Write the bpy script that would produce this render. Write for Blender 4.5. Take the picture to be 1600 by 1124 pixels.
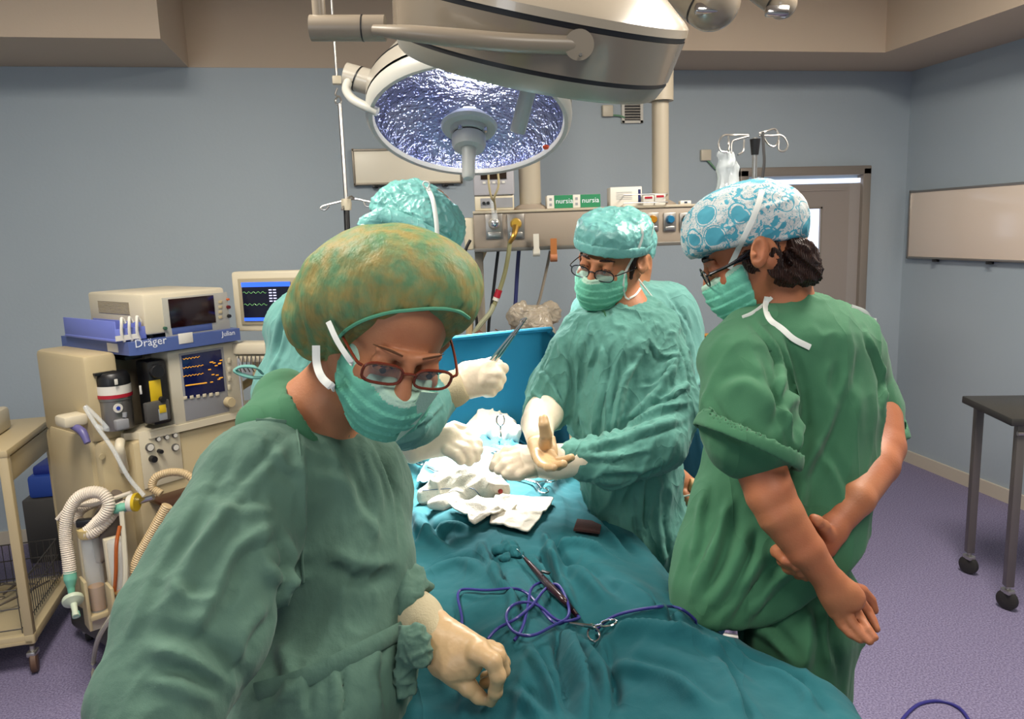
import bpy, bmesh, math, random
import numpy as np
from mathutils import Vector, Matrix
from mathutils.bvhtree import BVHTree
random.seed(7); rng=np.random.default_rng(7)
for o in list(bpy.data.objects): bpy.data.objects.remove(o)
SC=bpy.context.scene; COL=SC.collection
# ---------------------------------------------------------------- camera
FP=1200.0; CAM=np.array([0,0,1.73])
_y,_p,_r=math.radians(11),math.radians(9.5),math.radians(2.0)
FW=np.array([math.sin(_y)*math.cos(_p),math.cos(_y)*math.cos(_p),-math.sin(_p)])
_r0=np.array([math.cos(_y),-math.sin(_y),0.0]); _u0=np.cross(_r0,FW)
UP=_u0*math.cos(_r)+_r0*math.sin(_r); RT=_r0*math.cos(_r)-_u0*math.sin(_r)
cd=bpy.data.cameras.new('camera'); cam=bpy.data.objects.new('camera',cd); COL.objects.link(cam)
cd.sensor_width=36; cd.lens=FP/1600*36; cd.clip_start=0.05
_m=Matrix(((RT[0],UP[0],-FW[0],0),(RT[1],UP[1],-FW[1],0),(RT[2],UP[2],-FW[2],1.73),(0,0,0,1)))
cam.matrix_world=_m; SC.camera=cam
def ray(x,y): return FW+RT*(x-800)/FP-UP*(y-562)/FP
def W(x,y,d): return CAM+d*ray(x,y)                # point at image position x,y, d metres ahead
def onz(x,y,z): r=ray(x,y); return CAM+r*(z-CAM[2])/r[2]
def ony(x,y,Y): r=ray(x,y); return CAM+r*Y/r[1]
def onx(x,y,X): r=ray(x,y); return CAM+r*X/r[0]
def J(x,y,d,r): return (W(x,y,d),r*d/FP)          # same, with a radius given at that distance
def CV(x,y,z): return RT*x-UP*y+FW*z
# ---------------------------------------------------------------- world, lamps, exposure
SC.view_settings.view_transform='Standard'; SC.view_settings.look='None'
SC.view_settings.gamma=1; SC.view_settings.use_curve_mapping=False
SC.view_settings.exposure=0.0
w=bpy.data.worlds.new('world'); SC.world=w; w.use_nodes=True
w.node_tree.nodes['Background'].inputs[0].default_value=(0.55,0.62,0.75,1)
w.node_tree.nodes['Background'].inputs[1].default_value=0.10
def area(name,loc,target,sx,sy,power,color):
    l=bpy.data.lights.new(name,'AREA'); l.shape='RECTANGLE'; l.size=sx; l.size_y=sy; l.energy=power; l.color=color
    o=bpy.data.objects.new(name,l); COL.objects.link(o); o.location=loc
    o.rotation_euler=(Vector(target)-Vector(loc)).to_track_quat('-Z','Y').to_euler(); return o
area('ceiling_panel_light',(1.9,1.9,3.15),(1.9,1.9,0),0.6,1.2,108,(1.0,0.93,0.82))
area('ceiling_panel_light',(-0.9,1.9,3.15),(-0.9,1.9,0),0.6,1.2,80,(1.0,0.93,0.82))
area('ceiling_panel_light',(0.6,-0.3,3.15),(0.6,-0.3,0),0.6,1.2,34,(1.0,0.95,0.88))
area('front_fill_light',(-2.2,-1.6,1.9),(1.2,3,1.2),1.0,1.3,26,(0.85,0.92,1.0))  # added cool fill from behind the camera; no window is built there
_lc=W(733,196,2.6); _site=W(738,706,2.25); _ax=(_site-_lc)/np.linalg.norm(_site-_lc)
def spot(loc,energy,size,blend,soft):
    l=bpy.data.lights.new('surgical_lamp_light','SPOT'); l.energy=energy; l.color=(1.0,0.985,0.95); l.spot_size=math.radians(size); l.spot_blend=blend; l.shadow_soft_size=soft
    o=bpy.data.objects.new('surgical_lamp_light',l); COL.objects.link(o); o.location=loc; o.rotation_euler=(Vector(_site)-Vector(loc)).to_track_quat('-Z','Y').to_euler()
for _k in range(4):      # light leaving the round reflector, all around its hub
    _t=_k*math.pi/2+0.6; _e1=RT-_ax*np.dot(RT,_ax); _e1/=np.linalg.norm(_e1); _e2=np.cross(_ax,_e1)
    spot(_lc+_ax*0.03+(_e1*math.cos(_t)+_e2*math.sin(_t))*0.20,185,29,0.5,0.06)
spot(_lc+_ax*0.22,50,105,0.6,0.10)
# ---------------------------------------------------------------- materials
def lin(c):
    if isinstance(c,str): c=[int(c[i:i+2],16)/255 for i in (0,2,4)]
    return tuple((v/12.92 if v<=0.04045 else ((v+0.055)/1.055)**2.4) for v in c)+(1,)
MATS={}
def mat(name,color,rough=0.5,metal=0.0,bump=None,vary=None,spec=None,emit=None,alpha=None,trans=None,sss=None,coat=None,sheen=None):
    """bump=[(kind,scale,distance,(sx,sy,sz))...]; vary=(scale,other colour,low,high)"""
    if name in MATS: return MATS[name]
    m=bpy.data.materials.new(name); m.use_nodes=True; nt=m.node_tree; N=nt.nodes; L=nt.links; b=N['Principled BSDF']
    b.inputs['Base Color'].default_value=lin(color); b.inputs['Roughness'].default_value=rough; b.inputs['Metallic'].default_value=metal
    if spec is not None: b.inputs['Specular IOR Level'].default_value=spec
    if trans: b.inputs['Transmission Weight'].default_value=trans; b.inputs['IOR'].default_value=1.3
    if alpha is not None: b.inputs['Alpha'].default_value=alpha
    if sss: b.inputs['Subsurface Weight'].default_value=sss; b.inputs['Subsurface Radius'].default_value=(0.012,0.005,0.003); b.inputs['Subsurface Scale'].default_value=1.0
    if coat: b.inputs['Coat Weight'].default_value=coat
    if sheen: b.inputs['Sheen Weight'].default_value=sheen
    if emit: b.inputs['Emission Color'].default_value=lin(emit[0]); b.inputs['Emission Strength'].default_value=emit[1]
    tc=N.new('ShaderNodeTexCoord')
    if vary:
        n=N.new('ShaderNodeTexNoise'); n.inputs['Scale'].default_value=vary[0]; n.inputs['Detail'].default_value=4
        L.new(tc.outputs['Object'],n.inputs['Vector'])
        r=N.new('ShaderNodeValToRGB'); r.color_ramp.elements[0].position=vary[2]; r.color_ramp.elements[1].position=vary[3]
        r.color_ramp.elements[0].color=lin(color); r.color_ramp.elements[1].color=lin(vary[1])
        L.new(n.outputs['Fac'],r.inputs[0]); L.new(r.outputs[0],b.inputs['Base Color'])
    prev=None
    for k,sc,dist,st in (bump or []):
        mp=N.new('ShaderNodeMapping'); mp.inputs['Scale'].default_value=st; L.new(tc.outputs['Object'],mp.inputs[0])
        if k=='noise':
            t=N.new('ShaderNodeTexNoise'); t.inputs['Scale'].default_value=sc; t.inputs['Detail'].default_value=3; out=t.outputs['Fac']
            L.new(mp.outputs[0],t.inputs['Vector'])
        elif k=='ridge':   # sharp-crested wandering creases
            t=N.new('ShaderNodeTexNoise'); t.inputs['Scale'].default_value=sc; t.inputs['Detail'].default_value=1.5; t.inputs['Distortion'].default_value=0.7
            L.new(mp.outputs[0],t.inputs['Vector'])
            a=N.new('ShaderNodeMath'); a.operation='SUBTRACT'; a.inputs[1].default_value=0.5; L.new(t.outputs['Fac'],a.inputs[0])
            c=N.new('ShaderNodeMath'); c.operation='ABSOLUTE'; L.new(a.outputs[0],c.inputs[0])
            d=N.new('ShaderNodeMath'); d.operation='POWER'; d.inputs[1].default_value=0.6; L.new(c.outputs[0],d.inputs[0])
            e=N.new('ShaderNodeMath'); e.operation='MULTIPLY'; e.inputs[1].default_value=-1.5; L.new(d.outputs[0],e.inputs[0]); out=e.outputs[0]
        elif k=='voronoi':
            t=N.new('ShaderNodeTexVoronoi'); t.inputs['Scale'].default_value=sc; out=t.outputs['Distance']; L.new(mp.outputs[0],t.inputs['Vector'])
        else:
            t=N.new('ShaderNodeTexWave'); t.inputs['Scale'].default_value=sc; t.bands_direction=k; out=t.outputs['Fac']; L.new(mp.outputs[0],t.inputs['Vector'])
        bp=N.new('ShaderNodeBump'); bp.inputs['Distance'].default_value=dist; bp.inputs['Strength'].default_value=1.0
        L.new(out,bp.inputs['Height'])
        if prev: L.new(prev.outputs[0],bp.inputs['Normal'])
        prev=bp
    if prev: L.new(prev.outputs[0],b.inputs['Normal'])
    MATS[name]=m; return m
# ---------------------------------------------------------------- mesh helpers
def unit(v): v=np.asarray(v,float); return v/np.linalg.norm(v)
def frame_axis(ax,hint=(0,0,1)):
    t=unit(ax); h=np.asarray(hint,float)
    if abs(np.dot(t,unit(h)))>0.98: h=np.array([1.0,0,0])
    u=unit(h-t*np.dot(h,t)); return u,np.cross(t,u),t
def smooth_path(pts,n=8,closed=False):
    P=[np.asarray(p,float) for p in pts]; out=[]; m=len(P)
    if m<3: return P
    rngi=range(m) if closed else range(m-1)
    for i in rngi:
        p1=P[i]; p2=P[(i+1)%m]
        p0=P[(i-1)%m] if (closed or i>0) else 2*p1-p2
        p3=P[(i+2)%m] if (closed or i+2<m) else 2*p2-p1
        for k in range(n):
            t=k/n; out.append(0.5*((2*p1)+(-p0+p2)*t+(2*p0-5*p1+4*p2-p3)*t*t+(-p0+3*p1-3*p2+p3)*t**3))
    if not closed: out.append(P[-1])
    return out
class Mb:
    def __init__(s): s.v=[]; s.f=[]; s.m=[]; s.sm=[]
    def add(s,vs,fs,mi=0,smooth=False):
        o=len(s.v); s.v+=[tuple(map(float,p)) for p in vs]
        for f in fs: s.f.append([i+o for i in f]); s.m.append(mi); s.sm.append(smooth)
        return s
    def box(s,c,size,R=None,bev=0,mi=0,seg=2):
        bm=bmesh.new(); bmesh.ops.create_cube(bm,size=1)
        for v in bm.verts: v.co=Vector((v.co.x*size[0],v.co.y*size[1],v.co.z*size[2]))
        if bev: bmesh.ops.bevel(bm,geom=bm.edges[:],offset=min(bev,min(size)*0.49),segments=seg,profile=0.5,affect='EDGES')
        R=np.eye(3) if R is None else np.asarray(R)   # rows = local axes in world
        vs=[np.asarray(c)+v.co.x*R[0]+v.co.y*R[1]+v.co.z*R[2] for v in bm.verts]
        s.add(vs,[[v.index for v in f.verts] for f in bm.faces],mi,False); bm.free(); return s
    def tube(s,pts,r,n=8,closed=False,sm=6,mi=0,cap=True,flat=None):
        P=smooth_path(pts,sm,closed) if sm>1 else [np.asarray(p,float) for p in pts]
        m=len(P); rr=r if hasattr(r,'__len__') else [r]*len(pts)
        R=np.interp(np.linspace(0,1,m),np.linspace(0,1,len(rr)),rr)
        u=None; vs=[]; fs=[]
        for i,p in enumerate(P):
            t=(P[(i+1)%m]-P[i-1]) if closed else (P[min(i+1,m-1)]-P[max(i-1,0)])
            nn=np.linalg.norm(t); t=t/nn if nn>1e-9 else np.array([0,0,1.0])
            if u is None: u,_,_=frame_axis(t,flat[0] if flat else (0.3,0.2,1))
            elif flat: u,_,_=frame_axis(t,flat[0])
            else: u=unit(u-t*np.dot(u,t))
            v=np.cross(t,u); k=flat[1] if flat else 1.0
            for a in range(n):
                th=2*math.pi*a/n; vs.append(p+R[i]*(k*math.cos(th)*u+math.sin(th)*v))
        for i in range(m if closed else m-1):
            j=(i+1)%m
            for a in range(n):
                b=(a+1)%n; fs.append([i*n+a,i*n+b,j*n+b,j*n+a])
        if cap and not closed: fs.append(list(range(n))[::-1]); fs.append([(m-1)*n+a for a in range(n)])
        return s.add(vs,fs,mi,True)
    def cyl(s,a,b,r,r2=None,n=20,mi=0,cap=True):
        return s.lathe([(r,0),(r2 if r2 is not None else r,np.linalg.norm(np.subtract(b,a)))],a,np.subtract(b,a),n,mi,cap)
    def lathe(s,prof,o,axis=(0,0,1),n=24,mi=0,cap=True,hint=(0,0,1)):
        u,v,t=frame_axis(axis,hint); o=np.asarray(o,float); vs=[];fs=[]
        for r,h in prof:
            for a in range(n):
                th=2*math.pi*a/n; vs.append(o+t*h+r*(math.cos(th)*u+math.sin(th)*v))
        for i in range(len(prof)-1):
            for a in range(n):
                b=(a+1)%n; fs.append([i*n+a,i*n+b,(i+1)*n+b,(i+1)*n+a])
        if cap:
            if prof[0][0]>1e-5: fs.append(list(range(n))[::-1])
            if prof[-1][0]>1e-5: fs.append([(len(prof)-1)*n+a for a in range(n)])
        return s.add(vs,fs,mi,True)
    def prism(s,poly,o,ux,uy,depth,mi=0):
        ux=np.asarray(ux,float);uy=np.asarray(uy,float);o=np.asarray(o,float);nz=np.cross(ux,uy);n=len(poly)
        vs=[o+ux*a+uy*b for a,b in poly]+[o+ux*a+uy*b+nz*depth for a,b in poly]
        fs=[list(range(n))[::-1],list(range(n,2*n))]+[[i,(i+1)%n,n+(i+1)%n,n+i] for i in range(n)]
        return s.add(vs,fs,mi,False)
    def build(s,name,mats,parent=None,origin=None,label=None,noauto=False):
        me=bpy.data.meshes.new(name); org=np.zeros(3) if origin is None else np.asarray(origin,float)
        me.from_pydata([tuple(np.asarray(p)-org) for p in s.v],[],s.f); me.validate()
        for mt in (mats if isinstance(mats,(list,tuple)) else [mats]): me.materials.append(mt)
        if len(me.polygons)==len(s.f):
            me.polygons.foreach_set('material_index',s.m)
        me.polygons.foreach_set('use_smooth',[True]*len(me.polygons))
        me.set_sharp_from_angle(angle=math.radians(38))
        bm=bmesh.new(); bm.from_mesh(me); bmesh.ops.recalc_face_normals(bm,faces=bm.faces); bm.to_mesh(me); bm.free()
        return link(name,me,parent,org,label)
def link(name,me,parent,org,label=None):
    o=bpy.data.objects.new(name,me); COL.objects.link(o); o.location=tuple(org)
    if parent is not None:
        o.parent=parent
        o.matrix_parent_inverse=world_of(parent).inverted()
    if label: o['label']=label
    return o
def world_of(o):
    m=Matrix.LocRotScale(o.location,o.rotation_euler,o.scale)
    if o.parent: m=world_of(o.parent)@o.matrix_parent_inverse@m
    return m
def tag(o,label,cat,group=None):
    o['label']=label; o['category']=cat
    if group: o['group']=group
    return o
def thing(name,label,cat,loc,group=None):
    o=bpy.data.objects.new(name,None); COL.objects.link(o); o.location=tuple(loc); o.empty_display_size=0.1
    return tag(o,label,cat,group)
def struct(o): o['kind']='structure'; return o
def text_mesh(name,s,size,o,ux,uy,m,parent,depth=0.0006,align='LEFT',label=None):
    cu=bpy.data.curves.new(name,'FONT'); cu.body=s; cu.size=size; cu.extrude=depth; cu.align_x=align; cu.resolution_u=2
    t=bpy.data.objects.new('tmp',cu); COL.objects.link(t); bpy.context.view_layer.update()
    me=bpy.data.meshes.new_from_object(t.evaluated_get(bpy.context.evaluated_depsgraph_get()))
    bpy.data.objects.remove(t); ux=unit(ux);uy=unit(uy);uz=np.cross(ux,uy)
    for v in me.vertices: c=v.co.copy(); v.co=Vector(np.asarray(o)+c.x*ux+c.y*uy+c.z*uz)
    me.materials.clear(); me.materials.append(m)
    return link(name,me,parent,np.zeros(3),label)
# ---------------------------------------------------------------- signed-distance modelling (bodies and cloth)
class Sdf:
    def __init__(s,k=0.03): s.p=[]; s.k=k
    def _vd(s,c,t):
        v=unit(np.asarray(c)-CAM); v=v-t*np.dot(v,t); return unit(v)
    def seg(s,a,b,ra,rb,ratio=1.0,rb_ratio=None,k=None,op='u',vdir=None):
        """tapered limb; a,b world points; radii in metres across, ratio = depth/width"""
        a=np.asarray(a,float);b=np.asarray(b,float);L=np.linalg.norm(b-a)
        t=(b-a)/L if L>1e-6 else np.array([0,0,1.0])
        v=s._vd((a+b)/2,t) if vdir is None else unit(np.asarray(vdir)-t*np.dot(vdir,t)); u=np.cross(t,v)
        r2=ratio if rb_ratio is None else rb_ratio
        s.p.append(('s',a,b,L,t,u,v,ra,rb,ratio,r2,s.k if k is None else k,op)); return s
    def chain(s,pts,ratio=1.0,k=None,op='u',vdir=None):
        for (a,ra),(b,rb) in zip(pts[:-1],pts[1:]): s.seg(a,b,ra,rb,ratio,None,k,op,vdir)
        return s
    def ell(s,c,r,R=None,k=None,op='u'):
        R=np.eye(3) if R is None else np.asarray(R)
        s.p.append(('e',np.asarray(c,float),R,np.asarray(r,float),s.k if k is None else k,op)); return s
    def cut(s,o,n,k=0.003):
        s.p.append(('c',np.asarray(o,float),unit(n),k)); return s
    def fn(s,f,k=0.01,op='u',bounds=None): s.p.append(('f',f,k,op,bounds)); return s
    def one(s,q,P):
        if q[0]=='s':
            _,a,b,L,t,u,v,ra,rb,r1,r2,k,op=q
            X=P-a; h=np.clip((X@t)/max(L,1e-6),0,1); qt=X@t-h*L
            w=ra+(rb-ra)*h; rt=r1+(r2-r1)*h; d2=w*rt
            qu=X@u; qv=X@v; mn=np.minimum(w,d2)
            k0=np.sqrt((qu/w)**2+(qv/d2)**2+(qt/mn)**2)+1e-9
            k1=np.sqrt((qu/w**2)**2+(qv/d2**2)**2+(qt/mn**2)**2)+1e-9
            return k0*(k0-1)/k1
        if q[0]=='e':
            X=(P-q[1])@q[2].T; r=q[3]
            k0=np.sqrt(((X/r)**2).sum(1))+1e-9; k1=np.sqrt(((X/r**2)**2).sum(1))+1e-9
            return k0*(k0-1)/k1
        if q[0]=='f': return q[1](P)
    def ev(s,P):
        d=np.full(len(P),1.0)
        for q in s.p:
            if q[0]=='c':
                e=(P-q[1])@q[2]; k=q[3]; h=np.maximum(k-np.abs(d-e),0)/k; d=np.maximum(d,e)+h*h*k*0.25; continue
            e=s.one(q,P); k,op=(q[-2],q[-1]) if q[0]!='f' else (q[2],q[3])
            if op=='u':
                h=np.maximum(k-np.abs(d-e),0)/k; d=np.minimum(d,e)-h*h*k*0.25
            elif op=='d':
                h=np.maximum(k-np.abs(d+e),0)/k; d=np.maximum(d,-e)+h*h*k*0.25
            elif op=='i':
                h=np.maximum(k-np.abs(d-e),0)/k; d=np.maximum(d,e)+h*h*k*0.25
        return d
    def bounds(s):
        lo=[];hi=[]
        for q in s.p:
            if q[0]=='s' and q[12]=='u':
                for c,r,rr in ((q[1],q[7],q[9]),(q[2],q[8],q[10])): m=r*max(1,rr); lo.append(c-m); hi.append(c+m)
            if q[0]=='e' and q[5]=='u': m=max(q[3]); lo.append(q[1]-m); hi.append(q[1]+m)
            if q[0]=='f' and q[4] is not None: lo.append(np.asarray(q[4][0]));hi.append(np.asarray(q[4][1]))
        return np.min(lo,0),np.max(hi,0)
    def mesh(s,h,smooth=1):
        lo,hi=s.bounds(); lo=lo-3*h; B=8
        n=np.ceil((hi+3*h-lo)/h/B).astype(int)*B
        cb=n//B
        g=np.stack(np.meshgrid(*[np.arange(c) for c in cb],indexing='ij'),-1).reshape(-1,3)
        cen=lo+(g*B+(B-1)/2)*h
        dc=s.ev(cen); keep=np.abs(dc)<(B*h*0.5*1.74)*1.9+0.012
        V=np.full(tuple(n),0.5,np.float32)
        neg=g[dc<0]; 
        off=np.stack(np.meshgrid(*[np.arange(B)]*3,indexing='ij'),-1).reshape(-1,3)
        ins=g[(dc<0)&~keep]
        for b in ins: V[b[0]*B:b[0]*B+B,b[1]*B:b[1]*B+B,b[2]*B:b[2]*B+B]=-0.5
        kb=g[keep]
        for i in range(0,len(kb),400):
            blk=kb[i:i+400]; idx=(blk[:,None,:]*B+off[None]).reshape(-1,3)
            V[idx[:,0],idx[:,1],idx[:,2]]=s.ev(lo+idx*h)
        return surface_nets(V,lo,h,smooth)
def surface_nets(V,lo,h,smooth):
    S=V<0; nx,ny,nz=V.shape
    c=S[:-1,:-1,:-1].astype(np.int8); tot=np.zeros_like(c)
    offs=[(i,j,k) for i in (0,1) for j in (0,1) for k in (0,1)]
    for i,j,k in offs: tot=tot+S[i:nx-1+i,j:ny-1+j,k:nz-1+k]
    act=(tot>0)&(tot<8); ids=np.argwhere(act); num=np.full(act.shape,-1,np.int64); num[act]=np.arange(len(ids))
    acc=np.zeros((len(ids),3)); cnt=np.zeros(len(ids))
    for a in offs:
        for ax in range(3):
            if a[ax]==0:
                b=list(a); b[ax]=1
                va=V[ids[:,0]+a[0],ids[:,1]+a[1],ids[:,2]+a[2]]; vb=V[ids[:,0]+b[0],ids[:,1]+b[1],ids[:,2]+b[2]]
                m=(va<0)!=(vb<0); t=np.where(m,va/np.where(m,va-vb,1),0)
                p=np.tile(np.array(a,float),(len(ids),1)); p[:,ax]+=t
                acc+=p*m[:,None]; cnt+=m
    P=lo+(ids+acc/cnt[:,None])*h
    Q=[]
    for ax in range(3):
        o1,o2=[i for i in range(3) if i!=ax]
        sl=[slice(None)]*3; sh=[slice(None)]*3; sl[ax]=slice(0,-1); sh[ax]=slice(1,None)
        e=np.argwhere(S[tuple(sl)]!=S[tuple(sh)]); e=e[(e[:,o1]>0)&(e[:,o2]>0)]
        e=e[(e[:,o1]<V.shape[o1]-1)&(e[:,o2]<V.shape[o2]-1)]
        q=[]
        for da,db in ((1,1),(0,1),(0,0),(1,0)):
            x=e.copy(); x[:,o1]-=da; x[:,o2]-=db; q.append(num[x[:,0],x[:,1],x[:,2]])
        q=np.stack(q,1); flip=S[e[:,0],e[:,1],e[:,2]]
        if ax==1: flip=~flip
        q[~flip]=q[~flip][:,::-1]; Q.append(q)
    Q=np.concatenate(Q); Q=Q[(Q>=0).all(1)]
    for _ in range(smooth):
        A=np.zeros_like(P); n=np.zeros(len(P))
        for i in range(4):
            a=Q[:,i]; b=Q[:,(i+1)%4]
            for d in range(3):
                A[:,d]+=np.bincount(a,P[b,d],len(P))+np.bincount(b,P[a,d],len(P))
            n+=np.bincount(a,minlength=len(P))+np.bincount(b,minlength=len(P))
        P=P*0.5+0.5*A/np.maximum(n,1)[:,None]
    return P,Q
def vnormals(P,Q):
    n=np.cross(P[Q[:,2]]-P[Q[:,0]],P[Q[:,3]]-P[Q[:,1]]); N=np.zeros_like(P)
    for i in range(4):
        for d in range(3): N[:,d]+=np.bincount(Q[:,i],n[:,d],len(P))
    return N/(np.linalg.norm(N,axis=1)[:,None]+1e-12)
def vnoise(P,scale,seed=0,oct=3):
    """smooth pseudo-noise in about -1..1 made of warped sines"""
    r=np.random.default_rng(seed); out=np.zeros(len(P)); X=P*scale
    for o in range(oct):
        acc=np.zeros(len(P))
        for _ in range(4):
            k=unit(r.normal(size=3))*6.28*(0.7+0.6*r.random()); ph=r.random()*6.28
            wv=unit(r.normal(size=3))*4.0
            acc+=np.sin(X@k+ph+0.9*np.sin(X@wv+ph*2))
        out+=acc/4/(1.8**o); X=X*2.0
    return out
def ridges(P,scale,seed,stretch=None,sharp=2.0):
    """crease field 0..1 with long thin crests; stretch = (direction, factor) lengthens creases along direction"""
    X=P
    if stretch is not None:
        d=unit(stretch[0]); X=P-np.outer(P@d,d)*(1-1.0/stretch[1])
    n=vnoise(X,scale,seed,2)
    return np.maximum(0,1-np.abs(n)*1.6)**sharp
def bvh_of(P,Q): return BVHTree.FromPolygons([tuple(p) for p in P],[tuple(int(i) for i in q) for q in Q])
def hitpx(bv,x,y,back=False):
    r=unit(ray(x,y)); h=bv.ray_cast(Vector(CAM),Vector(r))
    return None if h[0] is None else np.array(h[0])
def crease(P,Nn,bv,lines):
    """press folds into a surface: each line = ([(x,y)...], width px, height px[, side]) ; a crest with a trough beside it"""
    D=np.zeros(len(P))
    for ln in lines:
        pts,wd,am=ln[:3]; side=ln[3] if len(ln)>3 else 1
        pp=smooth_path([np.array([x,y,0.0]) for x,y in pts],6)
        C=[]; 
        for q in pp:
            hh=hitpx(bv,q[0],q[1])
            if hh is not None: C.append(hh)
        if len(C)<2: continue
        C=np.array(C); dd=np.linalg.norm(C-CAM,axis=1); 
        ok=np.abs(dd-np.median(dd))<0.15; C=C[ok]
        if len(C)<2: continue
        sc=np.median(dd)/FP; w_=wd*sc; a_=am*sc
        lo=C.min(0)-4*w_; hi=C.max(0)+4*w_
        I=np.where(((P>lo)&(P<hi)).all(1))[0]
        if not len(I): continue
        X=P[I]; best=np.full(len(I),1e9); sx=np.zeros(len(I)); tt=np.zeros(len(I)); m=len(C)-1
        for i in range(m):
            a=C[i]; b=C[i+1]; L=np.linalg.norm(b-a)
            if L<1e-6: continue
            t=(b-a)/L; r=X-a; hh=np.clip(r@t,0,L); c=r-np.outer(hh,t); d=np.linalg.norm(c,axis=1)
            view=unit(a-CAM); sd=np.cross(t,view); u=d<best
            best[u]=d[u]; sx[u]=(np.sign(c@sd)*d)[u]; tt[u]=((i+hh/L)/m)[u]
        x=sx/w_*side; fade=np.clip(np.minimum(tt,1-tt)*4+0.15,0,1)
        D[I]+=a_*fade*(np.exp(-x*x)-0.75*np.exp(-(x-1.5)**2))
    return P+Nn*D[:,None]
def fromPQ(name,P,Q,m,parent=None,origin=None,label=None,mi=None):
    org=np.zeros(3) if origin is None else np.asarray(origin,float)
    me=bpy.data.meshes.new(name); me.vertices.add(len(P)); me.vertices.foreach_set('co',(P-org).astype(np.float32).ravel())
    me.loops.add(len(Q)*4); me.loops.foreach_set('vertex_index',Q.astype(np.int32).ravel())
    me.polygons.add(len(Q)); me.polygons.foreach_set('loop_start',np.arange(0,len(Q)*4,4,dtype=np.int32))
    me.polygons.foreach_set('use_smooth',np.ones(len(Q),bool))
    for mm in (m if isinstance(m,(list,tuple)) else [m]): me.materials.append(mm)
    if mi is not None: me.polygons.foreach_set('material_index',np.asarray(mi,np.int32))
    me.update(calc_edges=True); me.validate()
    return link(name,me,parent,org,label)
# ================================================================ ROOM
BX,BY,CZ,SZ=3.77,4.82,3.22,2.705
M_wall=mat('wall_paint','aab5bd',0.55,bump=[('noise',60,0.0006,(1,1,1))],vary=(0.9,'a4b0b9',0.3,0.7),spec=0.35)
M_ceil=mat('ceiling_paint','c2b09c',0.8,bump=[('noise',80,0.0004,(1,1,1))])
M_floor=mat('vinyl_floor','625a79',0.55,bump=[('noise',220,0.0004,(1,1,1))],vary=(140,'8f88a5',0.35,0.65),spec=0.3)
M_trim=mat('trim_paint','c9bfae',0.45)
def slab(name,lo,hi,m): 
    lo=np.array(lo,float);hi=np.array(hi,float)
    return struct(Mb().box((lo+hi)/2,hi-lo).build(name,m))
slab('floor',(-3.1,-2.6,-0.1),(BX+0.1,BY+0.1,0),M_floor)
slab('ceiling',(-3.1,-2.6,CZ),(BX+0.1,BY+0.1,CZ+0.1),M_ceil)
slab('wall_back',(-3.1,BY,0),(BX+0.1,BY+0.1,SZ),M_wall)
slab('wall_back_upper',(-3.1,BY-0.002,SZ),(BX+0.1,BY+0.1,CZ),M_ceil)['kind']='structure'
slab('wall_right',(BX,-2.6,0),(BX+0.1,BY,CZ),M_wall)
slab('wall_left',(-3.1,-2.6,0),(-3.0,BY,CZ),M_wall)
slab('wall_front',(-3.0,-2.6,0),(BX,-2.5,CZ),M_wall)
# lowered bulkheads under the ceiling: one box at the left, an L along the back and right walls
slab('trim_1',(-3.0,4.17,SZ),(-0.865,BY,CZ),M_ceil)
slab('trim_2',(1.25,4.29,SZ),(3.17,BY,CZ),M_ceil)
slab('trim_3',(3.17,-2.5,SZ),(BX,BY,CZ),M_ceil)
def baseboard(name,lo,hi): slab(name,lo,hi,M_trim)
baseboard('baseboard_right',(BX-0.015,-2.5,0),(BX,BY-0.015,0.085))
baseboard('baseboard_back',(-3.0,BY-0.015,0),(2.48,BY,0.085))
baseboard('baseboard_left',(-3.0,-2.5,0),(-2.985,BY-0.015,0.085))
# door in the back wall
M_door=mat('grey_door','958b84',0.5,bump=[('noise',30,0.0005,(1,1,1))]); M_dframe=mat('door_frame_metal','8a8178',0.4,0.2)
M_dpane=mat('door_window_daylight','cfdcf2',0.2,emit=('dce8ff',1.3))
dr=struct(thing('door_1','grey door with a small bright window in the back wall','door',(2.97,BY,0)))
for k in('label','category'): del dr[k]
Y=BY
m=Mb(); m.box((2.52,Y-0.02,1.035),(0.06,0.09,2.07),bev=0.006); m.box((3.42,Y-0.02,1.035),(0.06,0.09,2.07),bev=0.006); m.box((2.97,Y-0.02,2.055),(0.96,0.09,0.06),bev=0.006)
m.build('door_frame',M_dframe,dr)
m=Mb(); z0,z1=1.52,1.86; x0,x1=2.86,3.08
p1=ony(1236,325,Y); p2=ony(1277,412,Y)
x0,x1,z1,z0=p1[0]-0.03,p2[0],p1[2],p2[2]
m.box(((2.55+x0)/2,Y-0.01,0.985),(x0-2.55,0.05,1.97)); m.box(((3.31+x1)/2,Y-0.01,0.985),(3.31-x1,0.05,1.97))
m.box(((x0+x1)/2,Y-0.01,z0/2),(x1-x0,0.05,z0)); m.box(((x0+x1)/2,Y-0.01,(z1+1.97)/2),(x1-x0,0.05,1.97-z1))
for zz in (0.2,1.93): m.box((2.93,Y-0.037,zz),(0.7,0.006,0.012))
m.build('door_leaf',M_door,dr)
m=Mb().box((3.35,Y-0.01,0.985),(0.08,0.05,1.97)); m.build('side_panel',mat('door_side','9d9590',0.45),dr)
m=Mb().box((2.97,Y-0.012,1.99),(0.84,0.04,0.03)); m.build('top_light',M_dpane,dr)
m=Mb().box(((x0+x1)/2,Y,(z0+z1)/2),(x1-x0,0.01,z1-z0)); m.build('window_pane',M_dpane,dr)
m=Mb(); 
for a,b,c,d in ((x0,x0+.012,z0,z1),(x1-.012,x1,z0,z1),(x0,x1,z0,z0+.012),(x0,x1,z1-.012,z1)): m.box(((a+b)/2,Y-0.037,(c+d)/2),(b-a,0.008,d-c))
m.build('window_frame',M_dframe,dr)
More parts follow.
